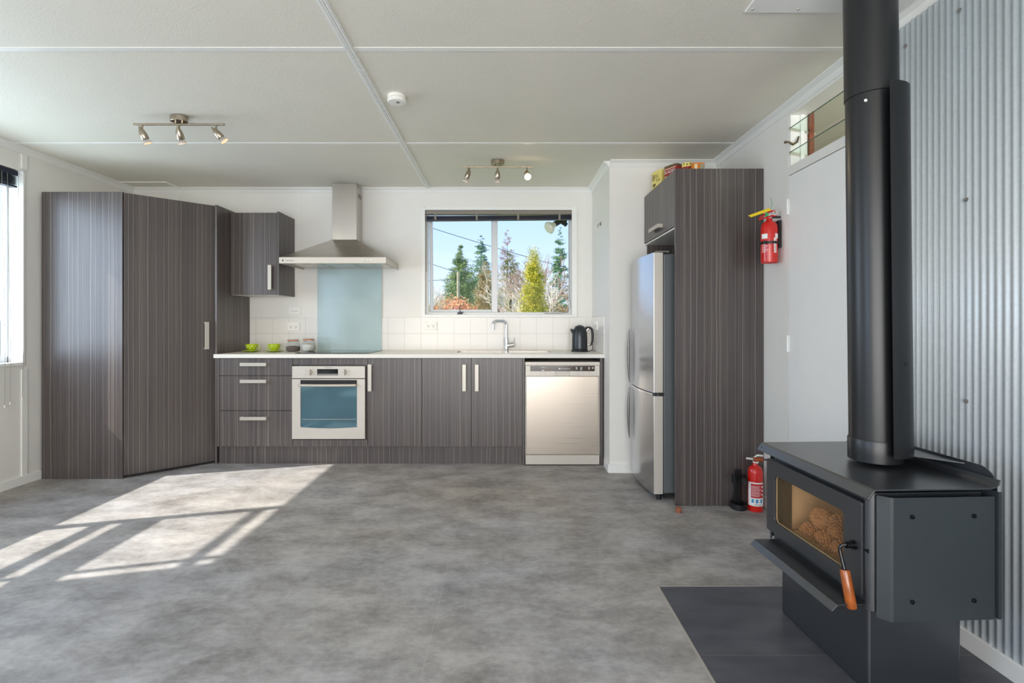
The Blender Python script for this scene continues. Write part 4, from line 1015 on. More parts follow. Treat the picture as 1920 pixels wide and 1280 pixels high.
put('strap_clip', B(ex_c[0] - 0.055, ex_c[0] - 0.035, ex_c[1] - 0.046, ex_c[1] - 0.032, 1.603, 1.621), 'black', bk, bevel=0.002)

# ------------------------------------------------------------------ extinguisher on the floor with its loose bracket
f2 = (1.531, 3.100)
ex2 = thing('fire_extinguisher', (*f2, 0), 'red fire extinguisher with a white label standing on the floor by the stove', 'fire extinguisher')
put('cylinder', MB().lathe([(0.038, 0.003), (0.0415, 0.0), (0.0425, 0.006), (0.0425, 0.232), (0.040, 0.250), (0.031, 0.266), (0.017, 0.275), (0.014, 0.290), (0.0, 0.290)], (*f2, 0.0), 36), 'red', ex2, smooth=True)
vl = put('valve', MB().tube([(f2[0], f2[1], 0.288), (f2[0], f2[1], 0.316)], 0.014, 14), 'white_plastic', ex2)
put('nozzle', MB().tube([(f2[0] - 0.012, f2[1], 0.312), (f2[0] - 0.055, f2[1] - 0.002, 0.317)], 0.006, 10), 'white_plastic', vl)
put('lever', MB().tube([(f2[0] - 0.012, f2[1] - 0.004, 0.322), (f2[0] + 0.012, f2[1] - 0.004, 0.336), (f2[0] + 0.045, f2[1] - 0.004, 0.332)], [0.004, 0.006, 0.005], 8), 'white_plastic', vl, smooth=True)
put('gauge', MB().tube([(f2[0], f2[1] - 0.012, 0.302), (f2[0], f2[1] - 0.021, 0.302)], 0.012, 16), 'white_plastic', vl)
lb = put('paper_label', curved_patch(*f2, 0.0429, R(-178), R(-12), 0.036, 0.178, 24), 'white_text', ex2)
put('red_panel', curved_patch(*f2, 0.0432, R(-150), R(-42), 0.085, 0.170, 18), 'label_red', lb)
for a in (-136, -104, -68):
    put('pictogram', curved_patch(*f2, 0.0432, R(a - 9), R(a + 9), 0.056, 0.078, 5), 'label_blue', lb)
ln = MB()
for i in range(8):
    q = curved_patch(*f2, 0.0435, R(-146), R(-86 + (i % 3) * 7), 0.095 + i * 0.0085, 0.0975 + i * 0.0085, 8); b0 = len(ln.v); ln.v += q.v; ln.f += [[k + b0 for k in f_] for f_ in q.f]
for z_ in (0.100, 0.124, 0.148):
    q = curved_patch(*f2, 0.0435, R(-66), R(-50), z_, z_ + 0.009, 5); b0 = len(ln.v); ln.v += q.v; ln.f += [[k + b0 for k in f_] for f_ in q.f]
put('small_print', ln, 'white_text', lb)
put('lettering', text_mb('FIRST ALERT', 0.0085, (0, 0, 0.042), (1, 0, 0), (0, 0, 1), wrap=(f2[0], f2[1], 0.0433, R(-124), False)), 'dark', lb)
b2 = (1.440, 3.118)
fb = thing('extinguisher_bracket', (*b2, 0), 'empty black plastic bracket standing on the floor beside the red extinguisher', 'bracket')
n = 20
lo = [(b2[0] + 0.042 * math.cos(R(180 + 180 * i / n)), b2[1] + 0.040 * math.sin(R(180 + 180 * i / n))) for i in range(n + 1)]
lo = [(b2[0] + 0.042, b2[1] + 0.045), (b2[0] - 0.042, b2[1] + 0.045)] + lo
li = [(b2[0] + (x - b2[0]) * 0.88, b2[1] + (y - b2[1]) * 0.88) for x, y in lo]
put('cup_rim', MB().ring_frame(lo, li, 'z', 0.003, 0.034), 'black', fb)
put('cup_floor', MB().poly_prism(lo, 'z', 0, 0.0035), 'black', fb)
bp = MB().box(b2[0] - 0.006, b2[0] + 0.032, b2[1] + 0.034, b2[1] + 0.045, 0.03, 0.232)
bp.poly_prism([(b2[0] - 0.042, 0.03), (b2[0] - 0.006, 0.03), (b2[0] - 0.006, 0.10), (b2[0] - 0.018, 0.055)], 'y', b2[1] + 0.036, b2[1] + 0.044)
bp.box(b2[0] + 0.006, b2[0] + 0.020, b2[1] + 0.028, b2[1] + 0.034, 0.03, 0.20)
put('back_plate', bp, 'black', fb)
so, si = [], []
for i in range(n + 1):
    a = R(60 - 120 * i / n)
for a0, a1, nm in ((-95, 40, 'clamp_arm'), (140, 215, 'clamp_arm')):
    so = [(b2[0] + 0.042 * math.cos(R(a0 + (a1 - a0) * i / n)), b2[1] + 0.042 * math.sin(R(a0 + (a1 - a0) * i / n))) for i in range(n + 1)]
    si = [(b2[0] + 0.039 * math.cos(R(a0 + (a1 - a0) * i / n)), b2[1] + 0.039 * math.sin(R(a0 + (a1 - a0) * i / n))) for i in range(n + 1)]
    put(nm, MB().poly_prism(so + si[::-1], 'z', 0.160, 0.200 if a0 < 0 else 0.206), 'black', fb)
cc = MB().lathe([(0.0165, 0), (0.018, 0.002), (0.018, 0.026), (0.015, 0.029), (0.0, 0.029)], (1.050, 3.065, 0.0), 20)
tag(put('copper_cap', cc, 'copper', smooth=True), 'small copper-coloured cap lying on the floor below the striped panel', 'cap')

# ------------------------------------------------------------------ door and louvre in the right wall
d1 = thing('door_1', (XR, 2.5, 0), None, None, kind='structure')
put('door_leaf', B(XR + 0.001, XR + 0.036, 2.104, 2.897, 0.008, 1.980), 'door', d1, bevel=0.001)
for z0, z1 in ((1.762, 1.850), (0.978, 1.072)):
    put('hinge', MB().box(XR - 0.003, XR + 0.001, 2.890, 2.912, z0, z1).tube([(XR - 0.004, 2.900, z0), (XR - 0.004, 2.900, z1)], 0.005, 8), 'trim', d1)
lw = thing('window_5', (XR, 2.5, 2.035), None, None, kind='structure')
put('window_frame', MB().box(XR + 0.002, XR + 0.098, 2.878, 2.899, 2.036, 2.324).box(XR + 0.055, XR + 0.075, 2.868, 2.878, 2.036, 2.324).box(XR + 0.002, XR + 0.098, 2.101, 2.122, 2.036, 2.324), 'trim', lw)
put('timber_stop', B(XR + 0.101, XR + 0.125, 2.86, 2.895, 2.02, 2.34), 'redwood', lw)
for z in (2.243, 2.106):
    mb = MB(); mb.v = [(XR - 0.006, y, zz + z) for y in (2.125, 2.872) for zz in (0, 0.005)] + [(XR + 0.137, y, zz + z - 0.030) for y in (2.125, 2.872) for zz in (0, 0.005)]
    mb.f = [[0, 1, 3, 2], [4, 6, 7, 5], [0, 4, 5, 1], [2, 3, 7, 6], [0, 2, 6, 4], [1, 5, 7, 3]]
    g_ = put('louvre_blade', mb, 'louvre', lw)
    ed = MB(); ed.box(XR - 0.0075, XR - 0.0062, 2.125, 2.872, z, z + 0.005)
    put('ground_edge', ed, M.setdefault('gedge', pmat('green_glass_edge', (62, 104, 92), 0.2)), g_)
    mb = MB(); mb.v = [(XR - 0.008, y, zz + z) for y in (2.8725, 2.877) for zz in (-0.006, 0.010)] + [(XR + 0.140, y, zz + z - 0.030) for y in (2.8725, 2.877) for zz in (-0.004, 0.008)]
    mb.f = [[0, 1, 3, 2], [4, 6, 7, 5], [0, 4, 5, 1], [2, 3, 7, 6], [0, 2, 6, 4], [1, 5, 7, 3]]
    put('blade_clip', mb, 'handle', lw)
put('lever_handle', MB().tube([(XR + 0.045, 2.872, 2.20), (XR + 0.030, 2.862, 2.165), (XR + 0.004, 2.858, 2.150), (XR - 0.020, 2.855, 2.162), (XR - 0.045, 2.852, 2.160)], [0.004, 0.006, 0.007, 0.005, 0.008], 8), 'brass', lw, smooth=True)
sw = thing('light_switch', (XR, 2.03, 1.45), 'narrow white switch plate at the edge of the corrugated iron', 'switch')

# ------------------------------------------------------------------ corrugated iron lining
ci = thing('corrugated_wall_sheet', (XR - 0.008, 0.5, 0.075), 'galvanised corrugated iron sheet lining the right wall behind the stove', 'cladding')
mb = MB(); rows0, rows1 = [], []
pitch = 0.0268; y = 2.09; n_w = int((2.09 - (-1.2)) / pitch); sub = 10
for i in range(n_w * sub + 1):
    yy = 2.09 - i * pitch / sub
    s = math.sin(2 * PI * i / sub); x = XR - 0.0105 - 0.0040 * s
    rows0.append((x, yy, 0.072)); rows1.append((x, yy, CZ - 0.047))
mb.grid([rows0, rows1])
put('sheet', mb, 'iron', ci, smooth=False, thick=0.001)
bpy.data.objects['sheet'].data.shade_smooth()
for (px, py) in ((1702, 86), (1803, 19), (1811, 374), (1812, 752)):
    Yp = 1.605 * 950 / (px - 947); k = round((2.09 - Yp) / pitch - 0.25) + 0.25; Yp = 2.09 - k * pitch; zp = 1.135 - (py - 608) * Yp / 950
    sc_ = put('screw', MB().lathe([(0.0075, 0), (0.0075, 0.0015), (0.0045, 0.002), (0.0045, 0.006), (0, 0.006)], (0, 0, 0), 12, Matrix.Translation((XR - 0.0155, Yp, zp)) @ Matrix.Rotation(R(-90), 4, 'Y')), 'grey_plastic', ci)
put('plate', B(XR - 0.024, XR - 0.001, 2.091, 2.14, 1.405, 1.475), 'white_plastic', sw, bevel=0.002)
put('rocker', B(XR - 0.027, XR - 0.0245, 2.108, 2.124, 1.43, 1.45), 'white_plastic', sw)

# ------------------------------------------------------------------ hearth and wood stove
hz = MB().box(0.657, XR - 0.023, 0.3, 2.178, 0.0005, 0.012)
hearth = thing('hearth', (1.2, 1.3, 0), 'dark grey tiled hearth on the floor under the stove', 'hearth')
put('tiles', B(0.661, XR - 0.023, 0.3, 2.174, 0.0, 0.011), 'hearth', hearth)
put('edge_trim', MB().box(0.657, 0.6605, 0.3, 2.178, 0, 0.0125).box(0.6605, XR - 0.023, 2.1745, 2.178, 0, 0.0125), 'handle', hearth)

HZ = 0.0112
ws = thing('wood_stove', (1.055, 1.441, HZ), 'black freestanding wood stove with a glass door and wood-gripped handle', 'stove', rz=R(2.5))
def S(name, mb, mat, parent=None, **k):
    mb.v = [(x, y, z - HZ) for x, y, z in mb.v]
    return put(name, mb, mat, parent or ws, local=True, **k)
# pedestal
S('pedestal', MB().box(0.052, 0.344, 0.094, 0.542, HZ, 0.290), 'stove', bevel=0.006)
# firebox shell, hollow
def colm(cx, cy, r, a0, a1, n=8):
    return [(cx + r * math.cos(R(a0 + (a1 - a0) * i / n)), cy + r * math.sin(R(a0 + (a1 - a0) * i / n))) for i in range(n + 1)]
body = MB()
body.poly_prism([(0.36, 0.045)] + [(0.36, 0.060), (0.040, 0.060), (0.040, 0.0655), (0.0165, 0.0655)] + colm(0.038, 0.065, 0.022, 184, 270), 'z', 0.290, 0.640)
body.poly_prism([(0.36, 0.560), (0.055, 0.560), (0.055, 0.548), (0.032, 0.548)] + colm(0.055, 0.552, 0.023, 180, 90) + [(0.36, 0.575)], 'z', 0.290, 0.640)
body.box(0.345, 0.36, 0.060, 0.560, 0.290, 0.640)
body.box(0.032, 0.345, 0.0605, 0.5595, 0.290, 0.318)
body.box(0.036, 0.345, 0.0605, 0.5595, 0.612, 0.640)
body.box(0.0345, 0.050, 0.0755, 0.5475, 0.572, 0.612).box(0.0345, 0.050, 0.125, 0.535, 0.318, 0.356)
body.box(0.036, 0.050, 0.0755, 0.125, 0.318, 0.612).box(0.036, 0.050, 0.535, 0.5475, 0.318, 0.612)
S('firebox', body, 'stove', bevel=0.002)
S('side_lining', B(0.052, 0.318, 0.0765, 0.100, 0.337, 0.611), 'brick')
S('side_lining', B(0.082, 0.318, 0.530, 0.5455, 0.337, 0.611), 'brick')
S('side_post', B(0.0505, 0.081, 0.522, 0.534, 0.337, 0.571), 'stove')
fbk = MB().box(0.318, 0.344, 0.075, 0.545, 0.319, 0.611).box(0.052, 0.318, 0.100, 0.530, 0.319, 0.336)
S('firebrick_lining', fbk, 'brick', bevel=0.004)
# top plate with bent-down front edge and curled-up rear edge
prof = [(-0.020, 0.634), (-0.004, 0.656), (0.0, 0.660), (0.340, 0.660), (0.356, 0.663), (0.368, 0.672), (0.373, 0.686), (0.370, 0.687), (0.365, 0.675), (0.354, 0.667), (0.340, 0.6645), (-0.001, 0.6645), (-0.007, 0.660), (-0.023, 0.637)]
S('top_plate', MB().poly_prism(prof, 'y', 0.0, 0.586), 'stove_top', bevel=0.001)
S('rivet', MB().tube([(-0.0155, 0.565, 0.648), (-0.012, 0.565, 0.646)], 0.004, 8), 'dark')
# rear heat shield with flange that turns towards the wall
out = [(0.586, 0.58), (0.586, 0.712)] + [(0.075 - 0.055 * math.sin(R(90 * i / 8)), 0.657 + 0.055 * math.cos(R(90 * i / 8))) for i in range(9)] + [(0.020, 0.58)]
S('rear_shield', MB().poly_prism(out, 'x', 0.380, 0.383), 'stove')
S('rear_flange', MB().poly_prism([(0.2665, 0.236), (0.3795, 0.118), (0.3795, 0.52), (0.2665, 0.42)], 'z', 0.702, 0.705), 'stove_top')
# side shields, front bevel
for sgn, y0 in ((1, 0.010), (-1, 0.609)):
    yy = lambda d: y0 + sgn * d
    pts = [(0.364, yy(0)), (0.060, yy(0)), (0.052, yy(0.003)), (0.030, yy(0.026)), (0.0325, yy(0.028)), (0.054, yy(0.0055)), (0.061, yy(0.0025)), (0.364, yy(0.0025))]
    sh = S('side_shield', MB().poly_prism(pts, 'z', 0.281 if sgn > 0 else 0.281, 0.637), 'stove_side')
    if sgn > 0:
        for sx_, sz_ in ((0.115, 0.582), (0.300, 0.582), (0.115, 0.338), (0.300, 0.338)):
            S('screw', MB().lathe([(0.0065, 0), (0.0068, 0.002), (0.0052, 0.0048), (0.0022, 0.0052), (0.002, 0.003), (0.0, 0.003)], (0, 0, 0), 14, Matrix.Translation((sx_, y0 + 0.0, sz_)) @ Matrix.Rotation(R(90), 4, 'X')), 'blackgloss', sh, smooth=True)
    S('side_spacer', MB().box(0.11, 0.12, min(yy(0.0027), yy(0.034)), max(yy(0.0027), yy(0.034)), 0.577, 0.587).box(0.29, 0.30, min(yy(0.0027), yy(0.034)), max(yy(0.0027), yy(0.034)), 0.577, 0.587), 'stove')
S('rear_side_panel', MB().poly_prism([(0.368, 0.003), (0.378, 0.003), (0.378, 0.0055), (0.3705, 0.0055), (0.3705, 0.59), (0.368, 0.59)], 'z', 0.285, 0.652), 'stove_side')
# door
nR = 6
inn = rrect(0.145, 0.522, 0.371, 0.551, 0.018, nR)
oo = []
for q, (a, b) in enumerate(((0.574, 0.325), (0.574, 0.605), (0.068, 0.605), (0.068, 0.325))):
    for i in range(nR): oo.append((a, b))
orr = rrect(0.068, 0.574, 0.325, 0.605, 0.006, nR)
sd = S('door', MB().ring_frame(orr, inn, 'x', 0.010, 0.034), 'stove', bevel=0.001)
inn2 = rrect(0.148, 0.519, 0.374, 0.548, 0.016, nR)
S('gasket', MB().ring_frame(inn, inn2, 'x', 0.018, 0.022), 'gasket', sd)
S('glass', MB().poly_prism(inn, 'x', 0.0225, 0.0265), 'sootglass', sd)
hubm = MB().tube([(0.010, 0.098, 0.466), (-0.016, 0.098, 0.466)], 0.010, 16).tube([(0.009, 0.098, 0.466), (0.003, 0.098, 0.466)], 0.014, 16)
S('handle_hub', hubm, 'blackgloss', sd, smooth=True)
hs = S('handle_rod', MB().tube([(-0.012, 0.100, 0.466), (-0.022, 0.104, 0.464), (-0.028, 0.108, 0.455), (-0.028, 0.106, 0.440), (-0.024, 0.092, 0.390)], 0.0052, 10), 'blackgloss', sd, smooth=True)
S('wooden_grip', MB().tube([(-0.024, 0.092, 0.394), (-0.024, 0.0912, 0.391), (-0.018, 0.072, 0.292), (-0.0178, 0.0715, 0.289)], [0.0125, 0.0142, 0.0152, 0.0135], 20), 'wood', hs, smooth=True)
S('hinge_bolt', MB().tube([(0.022, 0.052, 0.466), (0.022, 0.066, 0.466)], 0.007, 12), 'blackgloss', sd)
# air control
ac = S('air_control', MB().tube([(0.040, 0.578, 0.592), (0.006, 0.598, 0.592)], 0.0032, 8), 'blackgloss')
S('wooden_knob', MB().tube([(0.006, 0.598, 0.592), (-0.027, 0.600, 0.592)], 0.0095, 16), 'wood_dark', ac, smooth=True)
# ash lip
lipp = [(0.032, 0.302), (-0.060, 0.302), (-0.064, 0.301), (-0.082, 0.283), (-0.0795, 0.2815), (-0.062, 0.2985), (0.032, 0.2992)]
S('ash_lip', MB().poly_prism(lipp, 'y', 0.068, 0.530), 'stove_top', bevel=0.0008)
S('lip_bracket', MB().box(0.020, 0.0315, 0.058, 0.0675, 0.296, 0.330), 'stove', bevel=0.002)

# pine cones inside the firebox
rnd = random.Random(4)
def cone_mb(L=0.092, Rm=0.037):
    mb = MB()
    prof = [(0.004, 0.0), (Rm * 0.45, L * 0.06), (Rm * 0.6, L * 0.4), (Rm * 0.35, L * 0.8), (0.002, L * 0.95)]
    mb.lathe(prof, n=12)
    N = 120; ga_ = PI * (3 - math.sqrt(5))
    for i in range(N):
        t = (i + 0.5) / N; z = L * (0.03 + 0.90 * t); rad = Rm * (math.sin(PI * min(1, 0.18 + 0.82 * t)) ** 0.6) * (1 if t < 0.5 else 1 - (t - 0.5) * 0.5)
        a = i * ga_; d = Vector((math.cos(a), math.sin(a), 0)); s_ = Vector((-math.sin(a), math.cos(a), 0)); up = Vector((0, 0, 1))
        w_ = Rm * 0.24 * (1 - 0.4 * t); o = len(mb.v)
        base = d * rad * 0.40 + up * (z - 0.006); tip = d * rad + up * (z + 0.004)
        for p, wv in ((base, w_ * 0.5), (tip, w_)):
            for sgn in (-1, 1):
                for h in (-1, 1): mb.v.append(tuple(p + s_ * sgn * wv + up * h * (0.0010 if p is base else 0.0022)))
        mid = d * (rad + 0.005) + up * (z + 0.006); mb.v.append(tuple(mid))
        mb.f += [[o, o + 2, o + 6, o + 4], [o + 1, o + 5, o + 7, o + 3], [o, o + 4, o + 5, o + 1], [o + 2, o + 3, o + 7, o + 6], [o + 4, o + 6, o + 8], [o + 6, o + 7, o + 8], [o + 7, o + 5, o + 8], [o + 5, o + 4, o + 8]]
    return mb
cone0 = None
base_w = Matrix.Translation((1.055, 1.441, HZ)) @ Matrix.Rotation(R(2.5), 4, 'Z')
cones = [((0.100, 0.425, 0.376), (10, 100, 150), 'pine cone lying in the stove, farthest from the door handle'),
         ((0.100, 0.340, 0.376), (40, 76, 172), 'pine cone in the middle of the bottom row inside the stove'),
         ((0.098, 0.258, 0.376), (70, 96, 200), 'pine cone on the stove floor, second from the door handle'),
         ((0.098, 0.176, 0.376), (0, 92, 185), 'pine cone nearest the door handle behind the stove glass'),
         ((0.105, 0.385, 0.440), (30, 70, 120), 'pine cone on top of the pile, farther from the door handle'),
         ((0.105, 0.292, 0.440), (0, 110, 210), 'pine cone on top of the pile, nearer the door handle'),
         ((0.205, 0.385, 0.376), (0, 88, 95), 'pine cone at the back of the pile inside the stove')]
for i, (p, rot, lab) in enumerate(cones):
    if cone0 is None:
        mb_ = cone_mb()
        mb_.v = [(x, y, z - 0.046) for x, y, z in mb_.v]
        cone0 = put('pine_cone', mb_, 'cone'); 
        for v in cone0.data.vertices: v.co.z += cone0.location.z
        o = cone0
    else:
        o = cone0.copy(); col.objects.link(o)
    o.location = base_w @ Vector((p[0], p[1], p[2] - HZ)); o.rotation_euler = tuple(R(a) for a in rot)
    tag(o, lab, 'pine cone', 'pine cones in the stove')

# ------------------------------------------------------------------ flue
fl = thing('flue_pipe', (1.262, 1.729, 0.676), 'tall black stove flue pipe rising to the ceiling with a curved heat shield', 'flue')
fc_ = Vector((1.262, 1.729))
def lean(z): return Vector((-0.0165 * (z - 0.7) / 1.5, 0))
def fp(z): return (fc_.x + lean(z).x, fc_.y, z)
put('collar', MB().tube([fp(0.6765), fp(0.700), fp(0.745), fp(0.750)], [0.0785, 0.0785, 0.0785, 0.0765], 40), 'flue', fl, smooth=True)
put('lower_pipe', MB().tube([fp(0.750), fp(1.905)], 0.0745, 40), 'flue', fl, smooth=True)
put('upper_pipe', MB().tube([fp(1.905), fp(1.907), fp(CZ - 0.012)], [0.0755, 0.0775, 0.0775], 40), 'flue', fl, smooth=True)
put('pale_screw', MB().tube([(1.2485 - 0.052, 1.729 - 0.050, 1.875), (1.2485 - 0.0585, 1.729 - 0.0565, 1.875)], 0.0045, 8), 'white_plastic', fl)
n = 24; so, si = [], []
for i in range(n + 1):
    a = R(-97 + 184 * i / n)
    so.append((fc_.x - 0.004 + 0.108 * math.cos(a), fc_.y + 0.108 * math.sin(a))); si.append((fc_.x - 0.004 + 0.1065 * math.cos(a), fc_.y + 0.1065 * math.sin(a)))
shd = MB().poly_prism(so + si[::-1], 'z', 0.703, 1.918)
shd.v = [(x - 0.0165 * (z - 0.7) / 1.5, y, z) for x, y, z in shd.v]
put('heat_shield', shd, 'flue', fl, smooth=True)
put('shield_tab', MB().box(fc_.x + 0.020, fc_.x + 0.030, fc_.y - 0.106, fc_.y - 0.070, 1.0, 1.012).box(fc_.x + 0.005, fc_.x + 0.015, fc_.y - 0.104, fc_.y - 0.072, 1.80, 1.812), 'flue', fl)
cpn = thing('ceiling_plate', (1.27, 1.5, CZ), 'white sheet screwed to the ceiling around the flue', 'ceiling plate')
put('sheet_metal', MB().box(0.955, 1.572, 1.15, 2.02, CZ - 0.0085, CZ - 0.0005), 'trim', cpn, bevel=0.001)
for x in (0.975, 1.155, 1.335, 1.515):
    put('screw', MB().lathe([(0.006, 0), (0.005, -0.003), (0, -0.004)], (x, 1.995, CZ - 0.0085), 10), 'handle', cpn)

# ------------------------------------------------------------------ ceiling spot lights
def spotlight(cx, cy, label, aims, lit, canopy_rot=0):
    zc = CZ - 0.0005
    t = thing('ceiling_spotlight', (cx, cy, CZ), label, 'ceiling light', 'spot bars on the ceiling')
    pts = [(cx + 0.045 * math.cos(a) * (1 + 0.15 * abs(math.cos(a))), cy + 0.036 * math.sin(a)) for a in [2 * PI * i / 32 for i in range(32)]]
    put('canopy', MB().poly_prism(pts, 'z', zc - 0.034, zc), 'nickel', t, bevel=0.003, smooth=True)
    put('stem', MB().tube([(cx - 0.02, cy, zc - 0.033), (cx - 0.02, cy, zc - 0.046)], 0.005, 8).tube([(cx + 0.02, cy, zc - 0.033), (cx + 0.02, cy, zc - 0.046)], 0.005, 8), 'nickel', t)
    rz = zc - 0.050
    put('rail', MB().tube([(cx - 0.273, cy, rz), (cx + 0.273, cy, rz)], 0.0065, 14), 'nickel', t, smooth=True)
    for i, (sx_, d) in enumerate(zip((-0.222, 0.0, 0.222), aims)):
        d = Vector(d).normalized()
        px_ = cx + sx_; j = Vector((px_, cy, rz - 0.046))
        put('joint', MB().tube([(px_, cy, rz - 0.004), (px_, cy, rz - 0.048)], 0.0062, 10), 'nickel', t, smooth=True)
        T = Matrix.Translation(j + d * 0.0) @ d.to_track_quat('Z', 'Y').to_matrix().to_4x4()
        off = -0.022
        hd_ = put('spot_head', MB().lathe([(0.0006, off - 0.018), (0.007, off - 0.004), (0.0085, off), (0.016, off + 0.014), (0.0205, off + 0.036), (0.0210, off + 0.062), (0.0185, off + 0.066), (0.0, off + 0.066)], (0, 0, 0), 24, T), 'nickel', t, smooth=True)
        bu = put('bulb', MB().lathe([(0.0165, off + 0.0662), (0.019, off + 0.070), (0.0255, off + 0.088), (0.0255, off + 0.091), (0.024, off + 0.0925)], (0, 0, 0), 24, T, cap=False), 'bulb_glass', hd_, smooth=True)
        put('lamp_face', MB().lathe([(0.0, off + 0.086), (0.0235, off + 0.0885), (0.0235, off + 0.0895), (0.0, off + 0.091)], (0, 0, 0), 24, T, cap=False), 'bulb_on' if d.y < -0.3 else 'bulb_dim', hd_)
        L = lamp('halogen_glow', 'SPOT', tuple(j + d * 0.078), 5.0 * lit, (1.0, 0.78, 0.52), tuple(d), spot_size=R(110), spot_blend=0.8, shadow_soft_size=0.02)
    return t
spotlight(-1.956, 3.04, 'nickel three-spot ceiling light at the left, in front of the pantry', [(0.36, 0.3, -1), (0.0, 0.55, -1), (0.75, 0.25, -0.85)], 1.0)
spotlight(-0.057, 3.86, 'nickel three-spot ceiling light in front of the sink window', [(-0.35, 0.15, -1), (0.0, 0.30, -1), (0.10, -0.85, -0.75)], 1.0)
sm = thing('smoke_detector', (-0.593, 2.775, CZ), 'round white smoke detector on the ceiling beside the batten', 'smoke alarm')
put('base', MB().lathe([(0.050, 0), (0.050, -0.014), (0.047, -0.016), (0.0, -0.016)], (-0.593, 2.775, CZ - 0.0005), 32), 'white_plastic', sm, smooth=True)
put('cover', MB().lathe([(0.049, -0.017), (0.051, -0.020), (0.051, -0.030), (0.046, -0.036), (0.020, -0.038), (0.0, -0.038)], (-0.593, 2.775, CZ - 0.0005), 32), 'white_plastic', sm, smooth=True)
put('test_button', MB().lathe([(0.010, 0), (0.009, -0.002), (0, -0.002)], (-0.585, 2.765, CZ - 0.0387), 16), 'grey_plastic', sm)

# ------------------------------------------------------------------ outside
GZ = -0.6
def at(px, D): return (px - 947) * D / 950
def zat(py, D): return 1.135 - (py - 608) * D / 950
tag(put('lawn', B(-60, 60, 5.2, 90, GZ - 0.2, GZ), 'grass'), 'green lawn outside below the window', 'grass', kind='stuff')
tag(put('lawn', B(-60, -3.9, -20, 5.19, GZ - 0.2, GZ), 'grass'), 'green lawn outside the left wall', 'grass', kind='stuff')
dk = struct(put('trim_eave', B(-1.6, 1.5, YB + 0.101, YB + 0.62, 2.34, 2.38), 'trim'))
fd = thing('floodlight', (0.56, 4.93, 2.30), 'white outdoor floodlight bulb under the eave outside the sink window', 'floodlight')
put('mount', MB().lathe([(0.045, 0.0), (0.045, -0.02), (0.0, -0.02)], (0.575, 4.93, 2.3395), 20), 'black', fd)
put('arm', MB().tube([(0.575, 4.93, 2.32), (0.590, 4.93, 2.16), (0.585, 4.925, 2.115)], 0.016, 10), 'black', fd, smooth=True)
put('lamp_holder', MB().tube([(0.600, 4.93, 2.100), (0.545, 4.92, 2.140), (0.480, 4.90, 2.105)], [0.020, 0.028, 0.028], 14), 'black', fd, smooth=True)
d = Vector((-0.62, -0.25, -0.42)).normalized(); T = Matrix.Translation((0.484, 4.90, 2.105)) @ d.to_track_quat('Z', 'Y').to_matrix().to_4x4()
put('bulb', MB().lathe([(0.020, 0), (0.030, 0.025), (0.056, 0.060), (0.062, 0.078), (0.050, 0.095), (0.0, 0.104)], (0, 0, 0), 26, T), 'lampglass', fd, smooth=True)

def leaf(mb, c, s, rnd, flat=0.0):
    a = Vector((rnd.uniform(-1, 1), rnd.uniform(-1, 1), rnd.uniform(-1, 1) * (1 - flat))).normalized()
    b_ = a.cross(Vector((rnd.uniform(-1, 1), rnd.uniform(-1, 1), rnd.uniform(-1, 1)))).normalized()
    o = len(mb.v); c = Vector(c)
    mb.v += [tuple(c - a * s * 1.3), tuple(c + b_ * s * 0.45), tuple(c + a * s * 1.3), tuple(c - b_ * s * 0.45)]
    mb.f.append([o, o + 1, o + 2, o + 3])

def conifer(x, y, top, rad, mat, label, seed, n=900, power=0.85, leafs=0.042, droop=0.35, name='conifer_tree', sparse=1.0, base=None, group=None):
    rnd = random.Random(seed); h = top - GZ
    t = thing(name, (x, y, GZ), label, 'tree', group)
    put('trunk', MB().tube([(x, y, GZ), (x, y, GZ + h * 0.5), (x, y, top - h * 0.12)], [rad * 0.07, rad * 0.04, 0.006], 8), 'bark', t, smooth=True)
    mb = MB()
    for i in range(n // 4):
        tt = rnd.random() ** 0.7
        z = top - (h - 0.5) * tt
        rr = rad * tt ** power * rnd.uniform(0.62, 1.22) + 0.04
        a = rnd.uniform(0, 2 * PI); k = int(60 * sparse)
        for j in range(k):
            f_ = rnd.random() ** 0.6; sp_ = 0.03 + 0.16 * rr * (1 - 0.5 * f_)
            p = (x + rr * f_ * math.cos(a) + rnd.gauss(0, sp_), y + rr * f_ * math.sin(a) + rnd.gauss(0, sp_), z + (-droop * f_ + 0.35 * f_ * f_) * rr + rnd.gauss(0, sp_ * 0.6))
            if p[2] > GZ + 0.25: leaf(mb, p, leafs * rnd.uniform(0.6, 1.2) * (1.0 if tt > 0.12 else 0.6), rnd)
    o = put('foliage', mb, mat, t); return t

def blob(x, y, zc, rx, rz_, mat, label, seed, n=2500, leafs=0.06, name='garden_shrub', cat='shrub'):
    rnd = random.Random(seed); t = thing(name, (x, y, GZ), label, cat)
    st_ = MB()
    for i in range(6):
        a = 2 * PI * i / 6; st_.tube([(x, y, GZ), (x + rx * 0.5 * math.cos(a), y + rx * 0.5 * math.sin(a), zc)], [0.02, 0.008], 5)
    put('stems', st_, 'bark', t)
    mb = MB()
    for i in range(n):
        v = Vector((rnd.gauss(0, 1), rnd.gauss(0, 1), rnd.gauss(0, 1))).normalized() * (rnd.uniform(0.55, 1.0) ** 0.5) * (0.9 + 0.2 * rnd.random())
        if zc + v.z * rz_ > GZ + 0.08: leaf(mb, (x + v.x * rx, y + v.y * rx, zc + v.z * rz_), leafs * rnd.uniform(0.6, 1.3), rnd)
    put('foliage', mb, mat, t); return t

